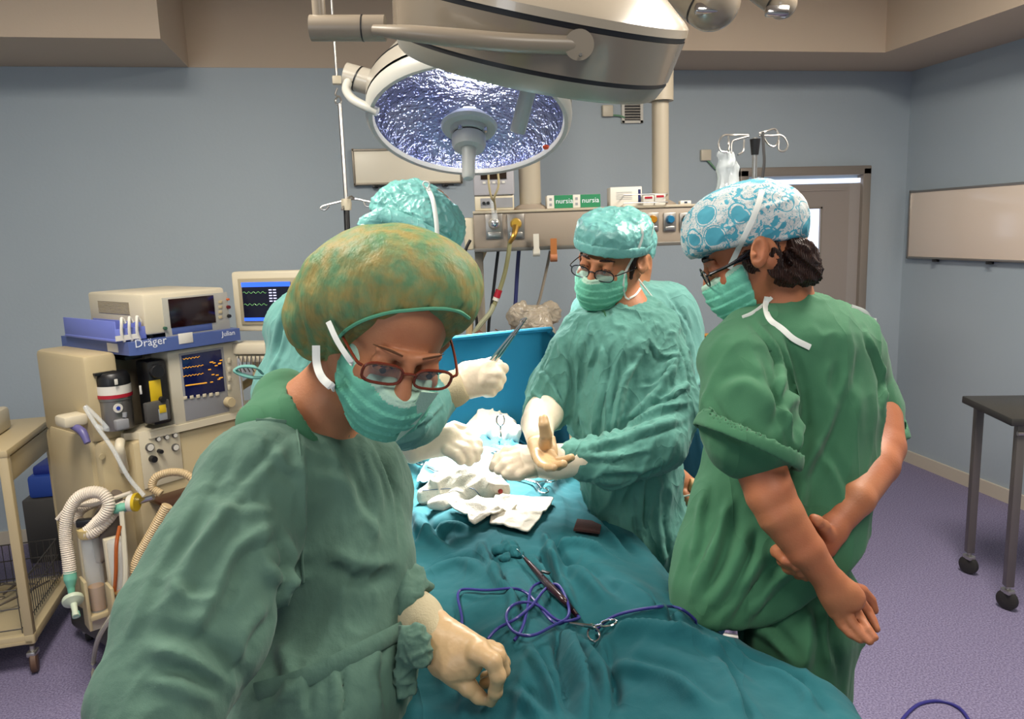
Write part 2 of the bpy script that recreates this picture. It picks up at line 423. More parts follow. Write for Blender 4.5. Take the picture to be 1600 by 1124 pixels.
m=Mb().cyl((2.63,Y-0.035,1.0),(2.63,Y-0.09,1.0),0.011).tube([(2.63,Y-0.085,1.0),(2.74,Y-0.085,1.0)],0.01); m.build('door_handle',mat('steel','b8b5b0',0.3,0.9),dr)
# whiteboards (film viewers) on the walls
M_board=mat('viewer_panel','eedccb',0.18,spec=0.6); M_alum=mat('aluminium','9b9690',0.35,0.8); M_black=mat('black_plastic','151517',0.4); M_steel=MATS['steel']
M_white=mat('white_enamel','d6d2c8',0.3,spec=0.5)
M_boardb=mat('cream_panel','fbf2dc',0.35)
def board(name,label,o,ux,w_,h_,nrm,hooks,panel):
    o=np.asarray(o,float);ux=unit(ux);nrm=unit(nrm);uz=np.array([0,0,1.0]);R=[ux,nrm,uz]
    t=thing(name,label,'whiteboard',o)
    Mb().box(o+nrm*0.018,(w_,0.036,h_),R,0.003).build('panel',panel,t)
    m=Mb()
    for s in(-1,1): m.box(o+ux*s*(w_/2)+nrm*0.02,(0.014,0.044,h_+0.02),R,0.003)
    m.box(o+uz*(h_/2)+nrm*0.02,(w_+.014,0.044,0.014),R,0.003); m.box(o-uz*(h_/2)+nrm*0.02,(w_+.014,0.044,0.014),R,0.003)
    m.build('frame',M_alum if panel is M_board else mat('brass_frame','8c8375',0.4,0.5),t)
    for x in hooks:
        c=o+ux*x-uz*(h_/2+0.016); h=Mb().box(c+nrm*0.02,(0.035,0.03,0.018),R,0.003); h.tube([c+nrm*0.03,c+nrm*0.05+ux*0.01,c+nrm*0.05+ux*0.05],0.004); h.build('clip',M_black,t)
    return t
a=onx(1430,300,BX);b=onx(1430,402,BX)
board('whiteboard','long glossy cream whiteboard mounted on the right wall',(BX,a[1]-1.0,(a[2]+b[2])/2),(0,-1,0),2.0,a[2]-b[2],(-1,0,0),(-0.75,-0.3,0.2,0.7),M_board)
a=ony(551,236,BY);b=ony(551,289,BY);c=ony(720,289,BY)
board('whiteboard','short cream board on the back wall behind the hanging infusion rod',((a[0]+c[0])/2,BY,(a[2]+b[2])/2),(1,0,0),c[0]-a[0],a[2]-b[2],(0,-1,0),(-0.2,0.1,0.22),M_boardb)
# air grille and small call boxes
p=ony(987,171,BY); g=thing('air_grille','white louvred air vent high on the back wall','vent',(p[0],BY,p[2]))
m=Mb(); 
for s in(-1,1): m.box((p[0]+s*0.062,BY-0.008,p[2]),(0.018,0.016,0.17)); m.box((p[0],BY-0.008,p[2]+s*0.078),(0.14,0.016,0.016))
m.build('frame',M_white,g)
Mb().box((p[0],BY-0.002,p[2]),(0.11,0.004,0.15)).build('backing',M_black,g)
for i in range(8): Mb().box((p[0],BY-0.009,p[2]-0.06+i*0.017),(0.11,0.012,0.006)).build('slat',mat('vent_slat','a39c92',0.5),g)
for (x,y,lb,pp) in ((948,174,'small white wall box beside the air vent',[(955,180),(968,181),(976,184)]),(1101,243,'small white wall box with green lead above the gas beam',[(1105,250),(1116,262),(1122,272),(1124,330)])):
    p=ony(x,y,BY); t=thing('wall_box',lb,'wall box',p)
    Mb().box(p+(0,-0.014,0),(0.07,0.028,0.07),bev=0.006).build('box',mat('cream_plastic','d2c8b4',0.4),t)
    Mb().tube([ony(u,v,BY-0.015) for u,v in pp],0.006).build('lead',mat('green_lead','6f9a78',0.5),t)
# ceiling light panels (out of the frame, they light the room)
for lx,ly in ((1.9,1.9),(-0.9,1.9),(0.6,-0.3)):
    t=thing('ceiling_light',{1.9:'recessed ceiling light panel over the right side of the room',-0.9:'recessed ceiling light panel over the left side of the room',0.6:'recessed ceiling light panel near the entrance side'}[lx],'light',(lx,ly,CZ),'ceiling light panels')
    m=Mb(); 
    for s in(-1,1): m.box((lx+s*0.33,ly,CZ-0.01),(0.05,1.3,0.02)); m.box((lx,ly+s*0.63,CZ-0.01),(0.66,0.05,0.02))
    m.build('frame',M_white,t)
    Mb().box((lx,ly,CZ-0.012),(0.6,1.2,0.01)).build('diffuser',mat('diffuser','ffffff',0.5,emit=('fff2dc',2.0)),t)
# ================================================================ EQUIPMENT
M_beige=mat('beige_enamel','b9a884',0.4,bump=[('noise',40,0.0004,(1,1,1))],spec=0.45); M_beige2=mat('light_beige_plastic','cfc4ab',0.4)
M_grey=mat('grey_plastic','8f8f92',0.45); M_dgrey=mat('dark_grey','4a4744',0.5); M_blueP=mat('blue_shelf_paint','4a5b91',0.4); M_lilac=mat('lilac_tray_plastic','6f7ac4',0.35)
M_green=mat('green_label','1f7a4f',0.5); M_paper=mat('white_card','d8d3c8',0.6); M_clear=mat('clear_plastic','e8eef0',0.08,alpha=0.28,spec=0.7); M_chrome=mat('chrome','c8c8c8',0.15,1.0)
M_hose=mat('white_hose','d9cdbd',0.5); M_hoseB=mat('tan_hose','bfa780',0.5); M_teal=mat('aqua_plastic','6fb39b',0.4); M_amber=mat('amber_glass','5a2408',0.15,spec=.7); M_yellow=mat('yellow_plastic','cfae1c',0.4); M_red=mat('red_plastic','a5182a',0.4)
M_blueB=mat('blue_bin_plastic','2b4a9e',0.4); M_tube=mat('clear_tube','cfc8b4',0.25,alpha=0.75); M_ink=mat('white_ink','dfe2ea',0.6); M_inkd=mat('dark_ink','26304a',0.6); M_rubber=mat('rubber','2a2826',0.6); M_navy=mat('navy_plastic','252a5e',0.45)
def scr(n,c,e): return mat(n,c,0.15,emit=(c,e),spec=.5)
A0=np.array([-.875,3.147,0]);UX=np.array([.748,.664,0]);UY=np.array([-.664,.748,0]);RM=[UX,UY,(0,0,1)]
RM=[UX,UY,np.array([0,0,1.0])]
def LF(a,b,z): return A0+UX*a+UY*b+np.array([0,0,z])
def onp(x,y,b=0.0): r=ray(x,y); o=A0+UY*b; return CAM+r*(((o-CAM)@UY)/(r@UY))
def lbox(m,a0,a1,b0,b1,z0,z1,bev=.004,mi=0): return m.box(LF((a0+a1)/2,(b0+b1)/2,(z0+z1)/2),(a1-a0,b1-b0,z1-z0),RM,bev,mi)
def quadp(m,x0,y0,x1,y1,b,th=.004,mi=0,bev=.001):
    p=onp(x0,y0,b);q=onp(x1,y1,b); a0=(p-A0)@UX;a1=(q-A0)@UX; return lbox(m,min(a0,a1),max(a0,a1),b-th,b,min(p[2],q[2]),max(p[2],q[2]),bev,mi)
def pfront(name,x0,y0,x1,y1,b,m,par,th=.004,label=None): return quadp(Mb(),x0,y0,x1,y1,b,th).build(name,m,par,label=label)
def knobp(name,x,y,b,r,l,m,par,n=16): return Mb().lathe([(r,0),(r,l*.8),(r*.9,l),(.0001,l)],onp(x,y,b),-UY,n).build(name,m,par)
an=thing('anaesthesia_machine','beige anaesthesia machine with blue top shelf and dark display at the left','anaesthesia machine',LF(.2,.3,0))
m=Mb(); lbox(m,-.12,.62,.10,.60,.22,.975,.03); lbox(m,-.02,.62,.04,.3,.22,.96,.02); lbox(m,-.13,.0,.12,.55,.97,1.315,.02); lbox(m,-.02,.5,.22,.60,.97,1.30,.01); lbox(m,-.14,-.06,.14,.5,.2,1.0,.02); m.build('body',M_beige,an)
m=Mb(); lbox(m,.155,.49,.03,.30,.985,1.30,.012); m.build('display_housing',mat('display_beige','c2baa6',0.4),an)
m=Mb(); 
poly=[(0,-.06),(.5,-.0),(.56,.03)]; 
m.prism([(-.02,.10),(.05,.025),(.55,.018),(.63,.03),(.63,.2),(-.02,.2)],LF(0,0,.962),UX,UY,.028); m.build('work_ledge',M_beige2,an)
m=Mb(); m.prism([(0,.02),(.03,0),(.475,0),(.475,.55),(-.02,.55)],LF(0,0,1.305),UX,UY,.052); sh=m.build('top_shelf',M_blueP,an)
text_mesh('lettering','Dräger',.045,onp(211,545,-.001)+np.array([0,0,.003]),UX,(0,0,1),M_ink,sh,.0004,label='white maker name on blue shelf edge')
text_mesh('lettering','Julian',.03,onp(347,526,-.001),UX,(0,0,1),M_ink,sh,.0004,label='small white lettering on blue shelf edge')
pfront('label_plate',278,522,302,535,-.001,M_paper,sh,.001); 
m=Mb().box(LF(-.004,.14,1.331),(.004,.09,.034),RM); m.build('label_plate',M_paper,sh)
# display
pfront('bezel',279,553,358,643,.03,M_grey,an,.003); d_=pfront('screen',283,556,351,611,.027,scr('machine_screen','0c1238',.35),an,.003)
m=Mb(); rr=random.Random(4)
for y,x0,x1,c in ((563,286,312,0),(577,286,318,0),(590,286,318,0),(603,290,323,0)):
    pts=[onp(x,y-(x-x0)*.14-(2.5*abs(math.sin(x*.6)) if y<600 else 0),.0225) for x in np.linspace(x0,x1,22)]; m.tube(pts,.0013 if y<600 else .0026,4,sm=1)
for i in range(14): x=324+rr.random()*22; y=563+rr.random()*38-(x-324)*.14; m.tube([onp(x,y,.0225),onp(x+4,y-.5,.0225)],.0022,4,sm=1)
m.build('trace',scr('amber_trace','c98a28',.9),d_,label='amber traces and figures')
for i in range(6): pfront('button',286+i*10,620-i*1.3,292+i*10,624-i*1.3,.026,M_beige2,an,.004)
for i in range(4): pfront('button',355,560+i*14,360,567+i*14,.026,M_beige2,an,.004)
knobp('dial',356,628,.027,.022,.03,M_beige,an)
# back panel of the niche, vaporisers
pfront('niche_panel',166,552,255,668,.215,mat('niche_panel','8c7f6b',0.5),an)
c=LF(.035,.13,0); cx=(onp(178,625,.13)-A0)@UX
def V(z): return LF(cx,.12,z)
va=Mb(); va.lathe([(.0001,1.01),(.058,1.012),(.06,1.03),(.06,1.13),(.063,1.132),(.063,1.155)],LF(cx,.12,0),(0,0,1),24); v1=va.build('vaporizer',mat('steel_body','8b8782',0.3,.7),an,label='grey and white vaporiser with a blue spot')
Mb().lathe([(.0635,1.155),(.064,1.19)],LF(cx,.12,0),(0,0,1),24,cap=False).build('band',M_paper,v1)
Mb().lathe([(.0655,1.142),(.0655,1.156)],LF(cx,.12,0),(0,0,1),24,cap=False).build('red_band',M_red,v1)
Mb().lathe([(.062,1.19),(.062,1.215),(.056,1.235),(.05,1.24),(.0001,1.242)],LF(cx,.12,0),(0,0,1),24).build('dial',M_black,v1)
p=onp(184,638,.055); Mb().lathe([(.018,0),(.018,.004),(.0001,.004)],p,-UY,20).build('badge',M_paper,v1); Mb().lathe([(.008,-.001),(.008,.006),(.0001,.006)],p,-UY,14).build('badge_centre',scr('blue_dot','2b3fa0',.0),v1)
pfront('tag',178,593,184,601,.052,M_paper,v1)
m=Mb(); m.box(onp(190,663,.05),(.05,.03,.04),RM,.006); m.cyl(onp(195,652,.05),onp(195,645,.05),.009); m.build('filler',M_grey,v1)
m=Mb(); quadp(m,210,563,250,655,.12,.10,bev=.01); v2=m.build('vaporizer',M_black,an,label='black vaporiser with a yellow scale')
pfront('yellow_scale',232,596,254,628,.018,M_yellow,v2,.003); knobp('dial',243,580,.02,.028,.02,M_black,v2); m=Mb(); quadp(m,222,630,262,654,.02,.03,bev=.006); m.build('lower_block',M_dgrey,v2); pfront('yellow_scale',248,634,260,644,-.012,M_yellow,v2,.002); knobp('filler_cap',252,624,.0,.012,.02,M_black,v2)
pfront('silver_plate',247,640,262,655,-.010,mat('pale_grey','a9adb0',.3,.4),v2,.002)
pfront('tag',217,603,222,616,.018,M_paper,v2,.002); 
m=Mb(); lbox(m,-.10,-.02,.10,.12,1.235,1.245,.001); lbox(m,.03,.10,.12,.22,1.275,1.29,.001); m.build('rail',M_black,an)
# gauge panel
pf=pfront('gauge_panel',215,676,287,747,.038,M_beige2,an,.005)
for x,y,r in((246,686,.0105),(259,683,.0105),(272,680,.0105),(233,699,.017),(273,699,.015)):
    g=Mb().lathe([(r,0),(r,.010),(r*.85,.012),(.0001,.0115)],onp(x,y,.034),-UY,20).build('gauge',M_dgrey,pf); Mb().lathe([(r*.8,.0125),(.0001,.0126)],onp(x,y,.034),-UY,16).build('gauge_face',M_paper,g)
for x,y,r in((248,705,.009),(237,717,.014)): knobp('knob',x,y,.034,r,.025,M_black,pf)
Mb().tube([onp(188,690,.06),onp(187,700,.03),onp(190,715,.04),onp(194,735,.08)],.018,12).build('bag_hook',M_beige2,an)
Mb().lathe([(.012,0),(.011,.003),(.0001,.003)],onp(159,714,.098),-UY).build('plug_cover',M_beige,an)
# side gas outlet block
p=LF(-.15,.16,1.02); Mb().box(p+(-.03,0,.05),(.09,.09,.045),RM,.012).build('side_block',M_beige2,an)
Mb().tube([p+(-.02,-.02,.03),p+(.02,-.05,.01),p+(.04,-.07,-.03)],[.014,.016,.012],10).build('coupling',mat('violet_coupling','5f5a8c',.4),an)
# lower work area: drawers, base, wheels
m=Mb(); lbox(m,.02,.62,-.16,.12,.70,.72,.006); tr=m.build('pull_out_tray',mat('brown_tray','3a1c10',0.3,spec=.6),an)
m=Mb(); lbox(m,-.12,.62,.02,.60,.06,.16,.02); m.build('base',M_dgrey,an)
m=Mb(); lbox(m,.06,.60,.08,.12,.22,.42,.01); m.build('drawer',M_dgrey,an); m=Mb(); lbox(m,.06,.60,.08,.12,.45,.66,.01); m.build('drawer',M_dgrey,an)
def caster(par,p,r=.05,m_=None):
    w=Mb().lathe([(.0001,-.014),(r*.8,-.014),(r,-.009),(r,.009),(r*.8,.014),(.0001,.014)],p+np.array([0,0,r]),(1,.3,0),20).build('wheel',m_ or M_rubber,par)
    Mb().box(p+np.array([0,0,r*1.9]),(.035,.05,r*.5),bev=.006).cyl(p+np.array([0,0,r*1.7]),p+np.array([0,0,r*2.6]),.01).build('caster_fork',M_steel,par)
for a,b in((-.08,.05),(.56,.05),(-.08,.52),(.56,.52)): caster(an,LF(a,b,0),.026)
# amber bottle in the tray
b=thing('amber_bottle','small amber glass pump bottle on the machine tray','bottle',onz(262,745,.72)); q=onz(262,752,.722)
Mb().lathe([(.0001,0),(.024,0),(.025,.05),(.012,.07),(.011,.085)],q,(0,0,1),18).build('bottle_body',M_amber,b); Mb().lathe([(.013,.083),(.013,.10),(.004,.10),(.004,.12),(.0001,.12)],q,(0,0,1),14).build('pump',M_black,b); Mb().box(q+(-.012,-.01,.12),(.045,.014,.012),bev=.003).build('spout',M_black,b)
def corrug(m,pts,r,n=12,step=.008):
    P=smooth_path(pts,40); L=[0]
    for i in range(1,len(P)): L.append(L[-1]+np.linalg.norm(P[i]-P[i-1]))
    k=int(L[-1]/step*2); S_=np.linspace(0,L[-1],k); P=np.array(P); Q=np.stack([np.interp(S_,L,P[:,i]) for i in range(3)],1)
    m.tube(list(Q),[r*(1 if i%2 else .86) for i in range(k)],n,sm=1); return m
d=2.95
h=thing('breathing_hose','looped white corrugated breathing hose hanging from the left of the machine','hose',W(120,800,d))
m=corrug(Mb(),[W(x,y,d+z) for x,y,z in((198,790,.0),(178,800,.0),(165,815,-.03),(145,832,-.04),(135,832,-.04),(148,820,-.04),(163,805,-.05),(170,788,-.05),(160,772,-.05),(140,770,-.05),(120,780,-.05),(106,805,-.05),(103,840,-.04),(107,875,-.04),(109,895,-.04))],.024); m.build('hose',M_hose,h)
m=corrug(Mb(),[W(x,y,d+z) for x,y,z in((185,800,.04),(160,785,.05),(138,790,.05),(124,800,.05),(122,812,.05),(132,826,.03),(140,830,.0))],.02); m.build('hose',M_hose,h)
Mb().tube([W(109,893,d-.04),W(110,905,d-.04),W(111,918,d-.04),W(112,928,d-.04)],[.022,.024,.014,.012],12).build('connector',M_teal,h)
Mb().lathe([(.012,-.02),(.036,-.008),(.038,0),(.036,.008),(.012,.02),(.010,.05),(.012,.075)],W(114,938,d-.06),W(118,960,d-.10)-W(114,938,d-.06),22).build('filter_disc',mat('pale_filter','bfc9b2',.4),h)
Mb().lathe([(.013,0),(.014,.02),(.010,.02)],W(118,957,d-.09),W(120,966,d-.10)-W(118,957,d-.09),14).build('connector',M_teal,h)
Mb().tube([W(178,797,d-.02),W(190,794,d-.02),W(203,790,d-.02)],[.016,.02,.012],12).build('connector',M_teal,h)
Mb().lathe([(.03,-.012),(.034,0),(.03,.012),(.001,.014)],W(206,786,d-.02),RT,20).build('filter_disc',M_paper,h); Mb().lathe([(.035,0),(.035,.012)],W(210,785,d-.02),RT,20).build('yellow_ring',M_yellow,h)
m=Mb(); m.cyl(W(160,797,d+.02),W(205,780,d+.02),.010); m.cyl(W(213,785,d),W(240,777,d),.012); m.build('steel_arm',M_chrome,an)
Mb().tube([W(89,812,d+.02),W(110,792,d+.02),W(150,788,d),W(205,770,d)],.008,8).build('support_rod',M_hose,an)
m=corrug(Mb(),[W(x,y,d-.02) for x,y in((252,772),(238,762),(244,746),(268,738),(292,742),(315,762))],.016); 
t=tag(m.build('corrugated_hose',M_hoseB),'tan corrugated hose curling over the machine tray','hose')
m=corrug(Mb(),[W(x,y,d-.05) for x,y in((262,790),(240,830),(218,870),(212,895),(222,912),(240,910))],.022)
tag(m.build('corrugated_hose',M_hoseB),'tan corrugated hose hanging low beside the foreground gown','hose')
Mb().tube([W(183,770,d+.04),W(172,800,d+.06),W(168,830,d+.05),W(160,865,d+.02),W(155,880,d)],[.02,.05,.062,.03,.012],14).build('reservoir_bag',mat('brown_bag','6b5f55',0.5),an)
tu=thing('suction_tube','clear suction tube trailing from the machine down to the floor','tube',onz(150,1060,0))
Mb().tube([W(190,800,d-.05),W(194,850,d-.08),W(196,900,d-.1),W(190,940,d-.1),W(170,970,d-.08),W(153,1000,d+.03),onz(146,1035,.006),onz(148,1065,.006),onz(165,1085,.006),onz(200,1090,.006)],.0095,8).build('tube',M_tube,tu)
Mb().tube([LF(-.13,.07,1.05),LF(-.11,.03,1.04),W(133,635,2.92),W(150,665,2.9),W(175,700,2.88),W(200,745,2.86),W(225,775,2.86)],.008,8).build('tube',M_clear,tu)
# suction canisters in their brackets
for (x,y,lb,dd) in((155,915,'cylinder suction jar with yellow fluid in a beige bracket, nearer the floor walkway',2.98),(196,925,'cylinder suction jar with yellow tubes in a beige bracket, close behind the gown',2.93)):
    p=W(x,y+38,dd); t=thing('suction_jar',lb,'suction jar',p)
    Mb().lathe([(.0001,0),(.028,0),(.032,.02),(.032,.30),(.030,.305)],p,(0,0,1),20).build('jar',M_clear,t)
    Mb().lathe([(.0001,.006),(.026,.006),(.028,.10),(.0001,.10)],p,(0,0,1),18).build('fluid',mat('yellow_fluid','a8741c',.25),t)
    if x<160: Mb().lathe([(.036,.30),(.040,.31),(.040,.335),(.02,.345),(.0001,.345)],p,(0,0,1),20).build('lid',mat('cream_lid','c7b078',.4),t); Mb().box(p+(0,-.01,.36),(.07,.03,.03),bev=.006).build('handle',M_black,t)
    else: Mb().tube([p+(-.015,-.035,.12),p+(0,-.04,.2),p+(.01,-.03,.3),p+(.02,0,.36)],.007,8).build('tube',mat('orange_tube','a8541c',.3),t)
    m=Mb(); R_=[unit((.85,.5,0)),unit((-.5,.85,0)),np.array([0,0,1.])]; m.box(p+R_[0]*-.042+(0,0,.04),(.012,.08,.2),R_,.003); m.box(p+R_[1]*-.0+(0,0,-.012),(.09,.08,.02),R_,.003); m.box(p+R_[0]*.045+(0,0,.02),(.01,.08,.15),R_,.003)
    m.build('bracket',M_beige,t); Mb().box(p+R_[1]*.06+(0,0,.1),(.06,.03,.4),R_,.004).build('mounting_rail',M_beige2,t)
for i in range(9): Mb().box(W(143+i*.35,872+i*8,2.945),(.009,.001,.002)).build('graduation',M_inkd,t) if 0 else None
# monitor box on the shelf
mb=thing('agent_monitor','beige gas monitor with dark red display standing on the blue shelf','monitor',LF(.28,.25,1.357))
bb=.04; m=Mb(); lbox(m,.085,.445,bb,.50,1.372,1.535,.012); m.build('case',M_beige2,mb)
pfront('front_panel',252,466,360,523,bb,mat('front_grey','aaa79c',.4),mb,.004); pfront('dark_display',262,468,337,504,bb-.004,mat('red_black_display','1c0508',.15,spec=.6),mb,.003)
for x,y,r,mm in((355,468,.005,'c05a28'),(356,480,.008,'5a0f18'),(357,494,.008,'181818'),(257,513,.007,'2f5a45')): knobp('knob',x,y,bb-.004,r,.012,mat('k'+mm,mm,.3),mb)
for i in range(4): pfront('button',341,470+i*8,347,474+i*8,bb-.004,M_beige,mb,.003)
pfront('blue_strip',268,512,332,515,bb-.004,M_blueP,mb,.001)
text_mesh('lettering','Datex',.012,onp(266,466,bb-.005),UX,(0,0,1),M_inkd,mb,.0003) if 0 else None
for a in(.12,.41): 
    for b in(.08,.44): Mb().cyl(LF(a,b,1.357),LF(a,b,1.373),.014).build('foot',M_rubber,mb)
Mb().box(LF(.084,.28,1.475),(.001,.26,.05),RM).build('vent_slots',mat('vent_beige','a89b80',.6,bump=[('Z',60,.002,(1,1,1))]),mb)
# lilac tray with white clips
t=thing('lilac_tray','lilac plastic tray with white clips on the shelf beside the gas monitor','tray',LF(.02,.3,1.357))
m=Mb(); P4=[W(120,524,3.28),W(215,527,3.0),W(237,488,3.06),W(122,495,3.30)]
m.box(LF(.03,.27,1.365),(.12,.44,.012),RM,.004); m.box(LF(-.025,.27,1.40),(.006,.44,.08),RM,.002); m.box(LF(.085,.27,1.395),(.006,.40,.06),RM,.002); m.box(LF(.03,.05,1.385),(.12,.006,.05),RM,.002); m.build('tray_body',M_lilac,t)
for i in range(3):
    p=LF(.0+.03*i,.045,1.40); Mb().tube([p+(0,0,-.04),p+(-.004,-.01,-.01),p+(0,-.012,.03),p+(.0,0,.05),p+(.008,.01,.03)],.006,8).build('clip',M_paper,t)
Mb().box(LF(.01,.04,1.375),(.09,.004,.02),RM).build('label_strip',M_paper,t)
# patient monitor
mo=thing('patient_monitor','beige patient monitor with blue and black screen behind the bending surgeon','monitor',W(420,515,3.35))
c=W(425,470,3.35); nx=unit(W(470,465,3.35)-W(370,475,3.42)); nx=unit(np.array([nx[0],nx[1],0])); ny=np.cross((0,0,1),nx); R_=[nx,ny,np.array([0,0,1.])]
fr=c-ny*.03; 
Mb().box(c,(.34,.06,.26),R_,.012).build('case',M_beige2,mo)
def mq(x,z): return fr+nx*x+np.array([0,0,z])
Mb().box(mq(.0,.0)-ny*.004,(.27,.008,.20),R_,.003).build('bezel',mat('screen_bezel','a3977c',.5),mo)
s=Mb().box(mq(.0,.0)-ny*.009,(.23,.006,.165),R_).build('screen',scr('monitor_screen_dark','0a0b1c',.5),mo)
for z,hh in((.074,.02),(-.076,.014)): Mb().box(mq(0,z)-ny*.013,(.23,.002,hh),R_).build('status_bar',scr('monitor_blue','2f5be0',1.3),s)
m=Mb(); 
for z,c_ in((.04,0),(-.012,1)): m.tube([mq(-.11+.11*i/24,z+.004*math.sin(i*1.3))-ny*.013 for i in range(25)],.0012,4,sm=1)
m.build('trace',scr('trace_green','5a8a52',1.0),s); m=Mb()
for i in range(10): m.box(mq(.02+.02*(i%2),.05-.012*(i//2))-ny*.013,(.014,.002,.005),R_)
m.build('figures',scr('figure_pale','b9b9d8',1.0),s)
m=Mb(); m.tube([c+ny*.02-np.array([0,0,.12]),c+ny*.06-np.array([0,0,.25]),LF(.55,.40,.95)],.018,10); m.build('support_arm',M_beige,mo)
# lead rack below it
t=thing('lead_rack','beige cable rack with hanging grey leads beside the machine','cable rack',W(395,545,3.35)); p=W(398,543,3.36)
Mb().box(p,(.16,.10,.05),R_,.01).box(p+(0,0,-.045),(.14,.08,.03),R_,.006).build('rack_body',M_beige2,t)
for i in range(6): Mb().tube([p+nx*(-.05+i*.02)-ny*.05+(0,0,-.03),p+nx*(-.05+i*.02)-ny*.06+(0,0,-.07),p+nx*(-.04+i*.02)-ny*.055+(0,0,-.10)],.003,5).build('lead',M_dgrey,t)
m=Mb(); m.cyl(p+(0,.0,-.06),(p[0],p[1],.70),.018); m.build('post',M_beige,t)
Mb().box((p[0],p[1],.69),(.1,.1,.02)).build('clamp',M_beige,t)
tag(Mb().tube([W(382,590,3.2),W(372,560,3.2),W(376,600,3.2),W(380,640,3.2)],.004,6).build('cable',M_grey),'thin grey cable looping beside the machine display','cable')
tag(Mb().tube([W(85,655,3.9),W(100,668,3.8),W(122,680,3.5)],.005,6).build('cable',M_dgrey),'grey cable running from the beige trolley to the machine','cable')
# ---------------- instrument trolley at the far left
tx=unit(np.array([.02,.74,0])); zc=.93
ct=thing('instrument_trolley','beige two-tier trolley with wire basket at the left edge','trolley',(-1.8,4.1,0))
a=onz(83,650,.95); b_=onz(0,712,.95); ex=unit(b_-a); ex=unit(np.array([ex[0],ex[1],0])); ey=np.array([ex[1],-ex[0],0]); ey=ey if ey[0]<0 else -ey; R2=[ex,ey,np.array([0,0,1.])]
def T(u,v,z): return np.array([a[0],a[1],0])+ex*u+ey*v+np.array([0,0,z])
Lx=.62
m=Mb(); m.box(T(Lx/2,.35,.935),(Lx,.7,.03),R2,.005); m.box(T(Lx/2,.02,.86),(Lx-.02,.02,.10),R2,.003); m.build('top',M_beige,ct)
for u in(.02,Lx-.02):
    for v in(.02,.68): Mb().box(T(u,v,.53),(.035,.035,.79),R2,.004).build('leg',M_beige,ct); caster(ct,T(u,v,0),.045,mat('brown_wheel','5c4233',.6))
m=Mb(); m.box(T(Lx/2,.02,.15),(Lx,.035,.04),R2,.004); m.box(T(Lx/2,.68,.15),(Lx,.035,.04),R2,.004); m.box(T(.02,.35,.15),(.035,.7,.04),R2,.004); m.box(T(Lx-.02,.35,.15),(.035,.7,.04),R2,.004); m.box(T(Lx/2,.35,.14),(Lx,.68,.01),R2); m.build('lower_shelf',M_beige,ct)
m=Mb()
for i in range(22): u=.03+i*(Lx-.06)/21; m.tube([T(u,.05,.17),T(u,.05,.36)],.0018,4,sm=1); m.tube([T(u,.65,.17),T(u,.65,.36)],.0018,4,sm=1)
for i in range(22): v=.05+i*.6/21; m.tube([T(.03,v,.17),T(.03,v,.36)],.0018,4,sm=1)
for z in(.19,.28,.36): m.tube([T(.03,.05,z),T(Lx-.03,.05,z),T(Lx-.03,.65,z),T(.03,.65,z)],.003,5,closed=True,sm=1)
m.build('wire_basket',M_dgrey,ct)
rr=random.Random(8); M_clut=mat('metal_clutter','6e665e',.4,.5)
for i in range(16): 
    u=.06+rr.random()*.5; v=.08+rr.random()*.5; an_=rr.random()*3.14; l=.05+rr.random()*.06; q=T(u,v,.175+.014*(i%3)); dv=np.array([math.cos(an_),math.sin(an_),.12])*l
    Mb().tube([q-dv,q,q+dv],[.005,.007,.004],6,sm=3).tube([q+dv*1.2+np.array([math.cos(t_)*.014,math.sin(t_)*.014,0]) for t_ in np.linspace(0,6.28,9)[:-1]],.003,5,closed=True,sm=2).build('clamp_tool',M_clut)
for i,o in enumerate([o for o in bpy.data.objects if o.name.startswith('clamp_tool')]): tag(o,'steel hand instrument lying in the trolley wire basket','instrument','instruments in the trolley basket')
dv=thing('beige_device','small beige device with round knobs standing on the left trolley','device',T(.4,.3,.95))
p=T(.36,.22,.951); Mb().box(p+(0,0,.05),(.34,.22,.10),R2,.015).box(p+ey*.03+(0,0,.13),(.30,.14,.08),R2,.012).build('case',M_beige2,dv)
for i in range(3): Mb().lathe([(.02,0),(.018,.02),(.0001,.02)],p+ex*(-.1+i*.08)-ey*.035+(0,0,.14),-ey,14).build('knob',M_hoseB,dv)
# blue sharps bin on the floor by the wall
bn=thing('blue_bin','blue plastic bin with lid on the floor under the machine cable','bin',onz(95,768,.17)); p=np.array([-1.62,4.58,0])
q0=ony(60,770,4.6); q1=ony(122,730,4.6); wd=q1[0]-q0[0]; 
bx=(q0[0]+q1[0])/2+.02; zb=q0[2]; hh=q1[2]-q0[2]
Mb().box((bx,4.62,zb/2),(.34,.30,zb),bev=.01).build('stand',M_dgrey,bn)
Mb().box((bx,4.62,zb+hh/2),(wd+.05,.28,hh),bev=.02).build('bin_body',M_blueB,bn); Mb().box((bx-.01,4.62,zb+hh+.02),(wd-.02,.24,.06),bev=.02).build('lid',mat('dark_blue_lid','1f2f80',.4),bn)
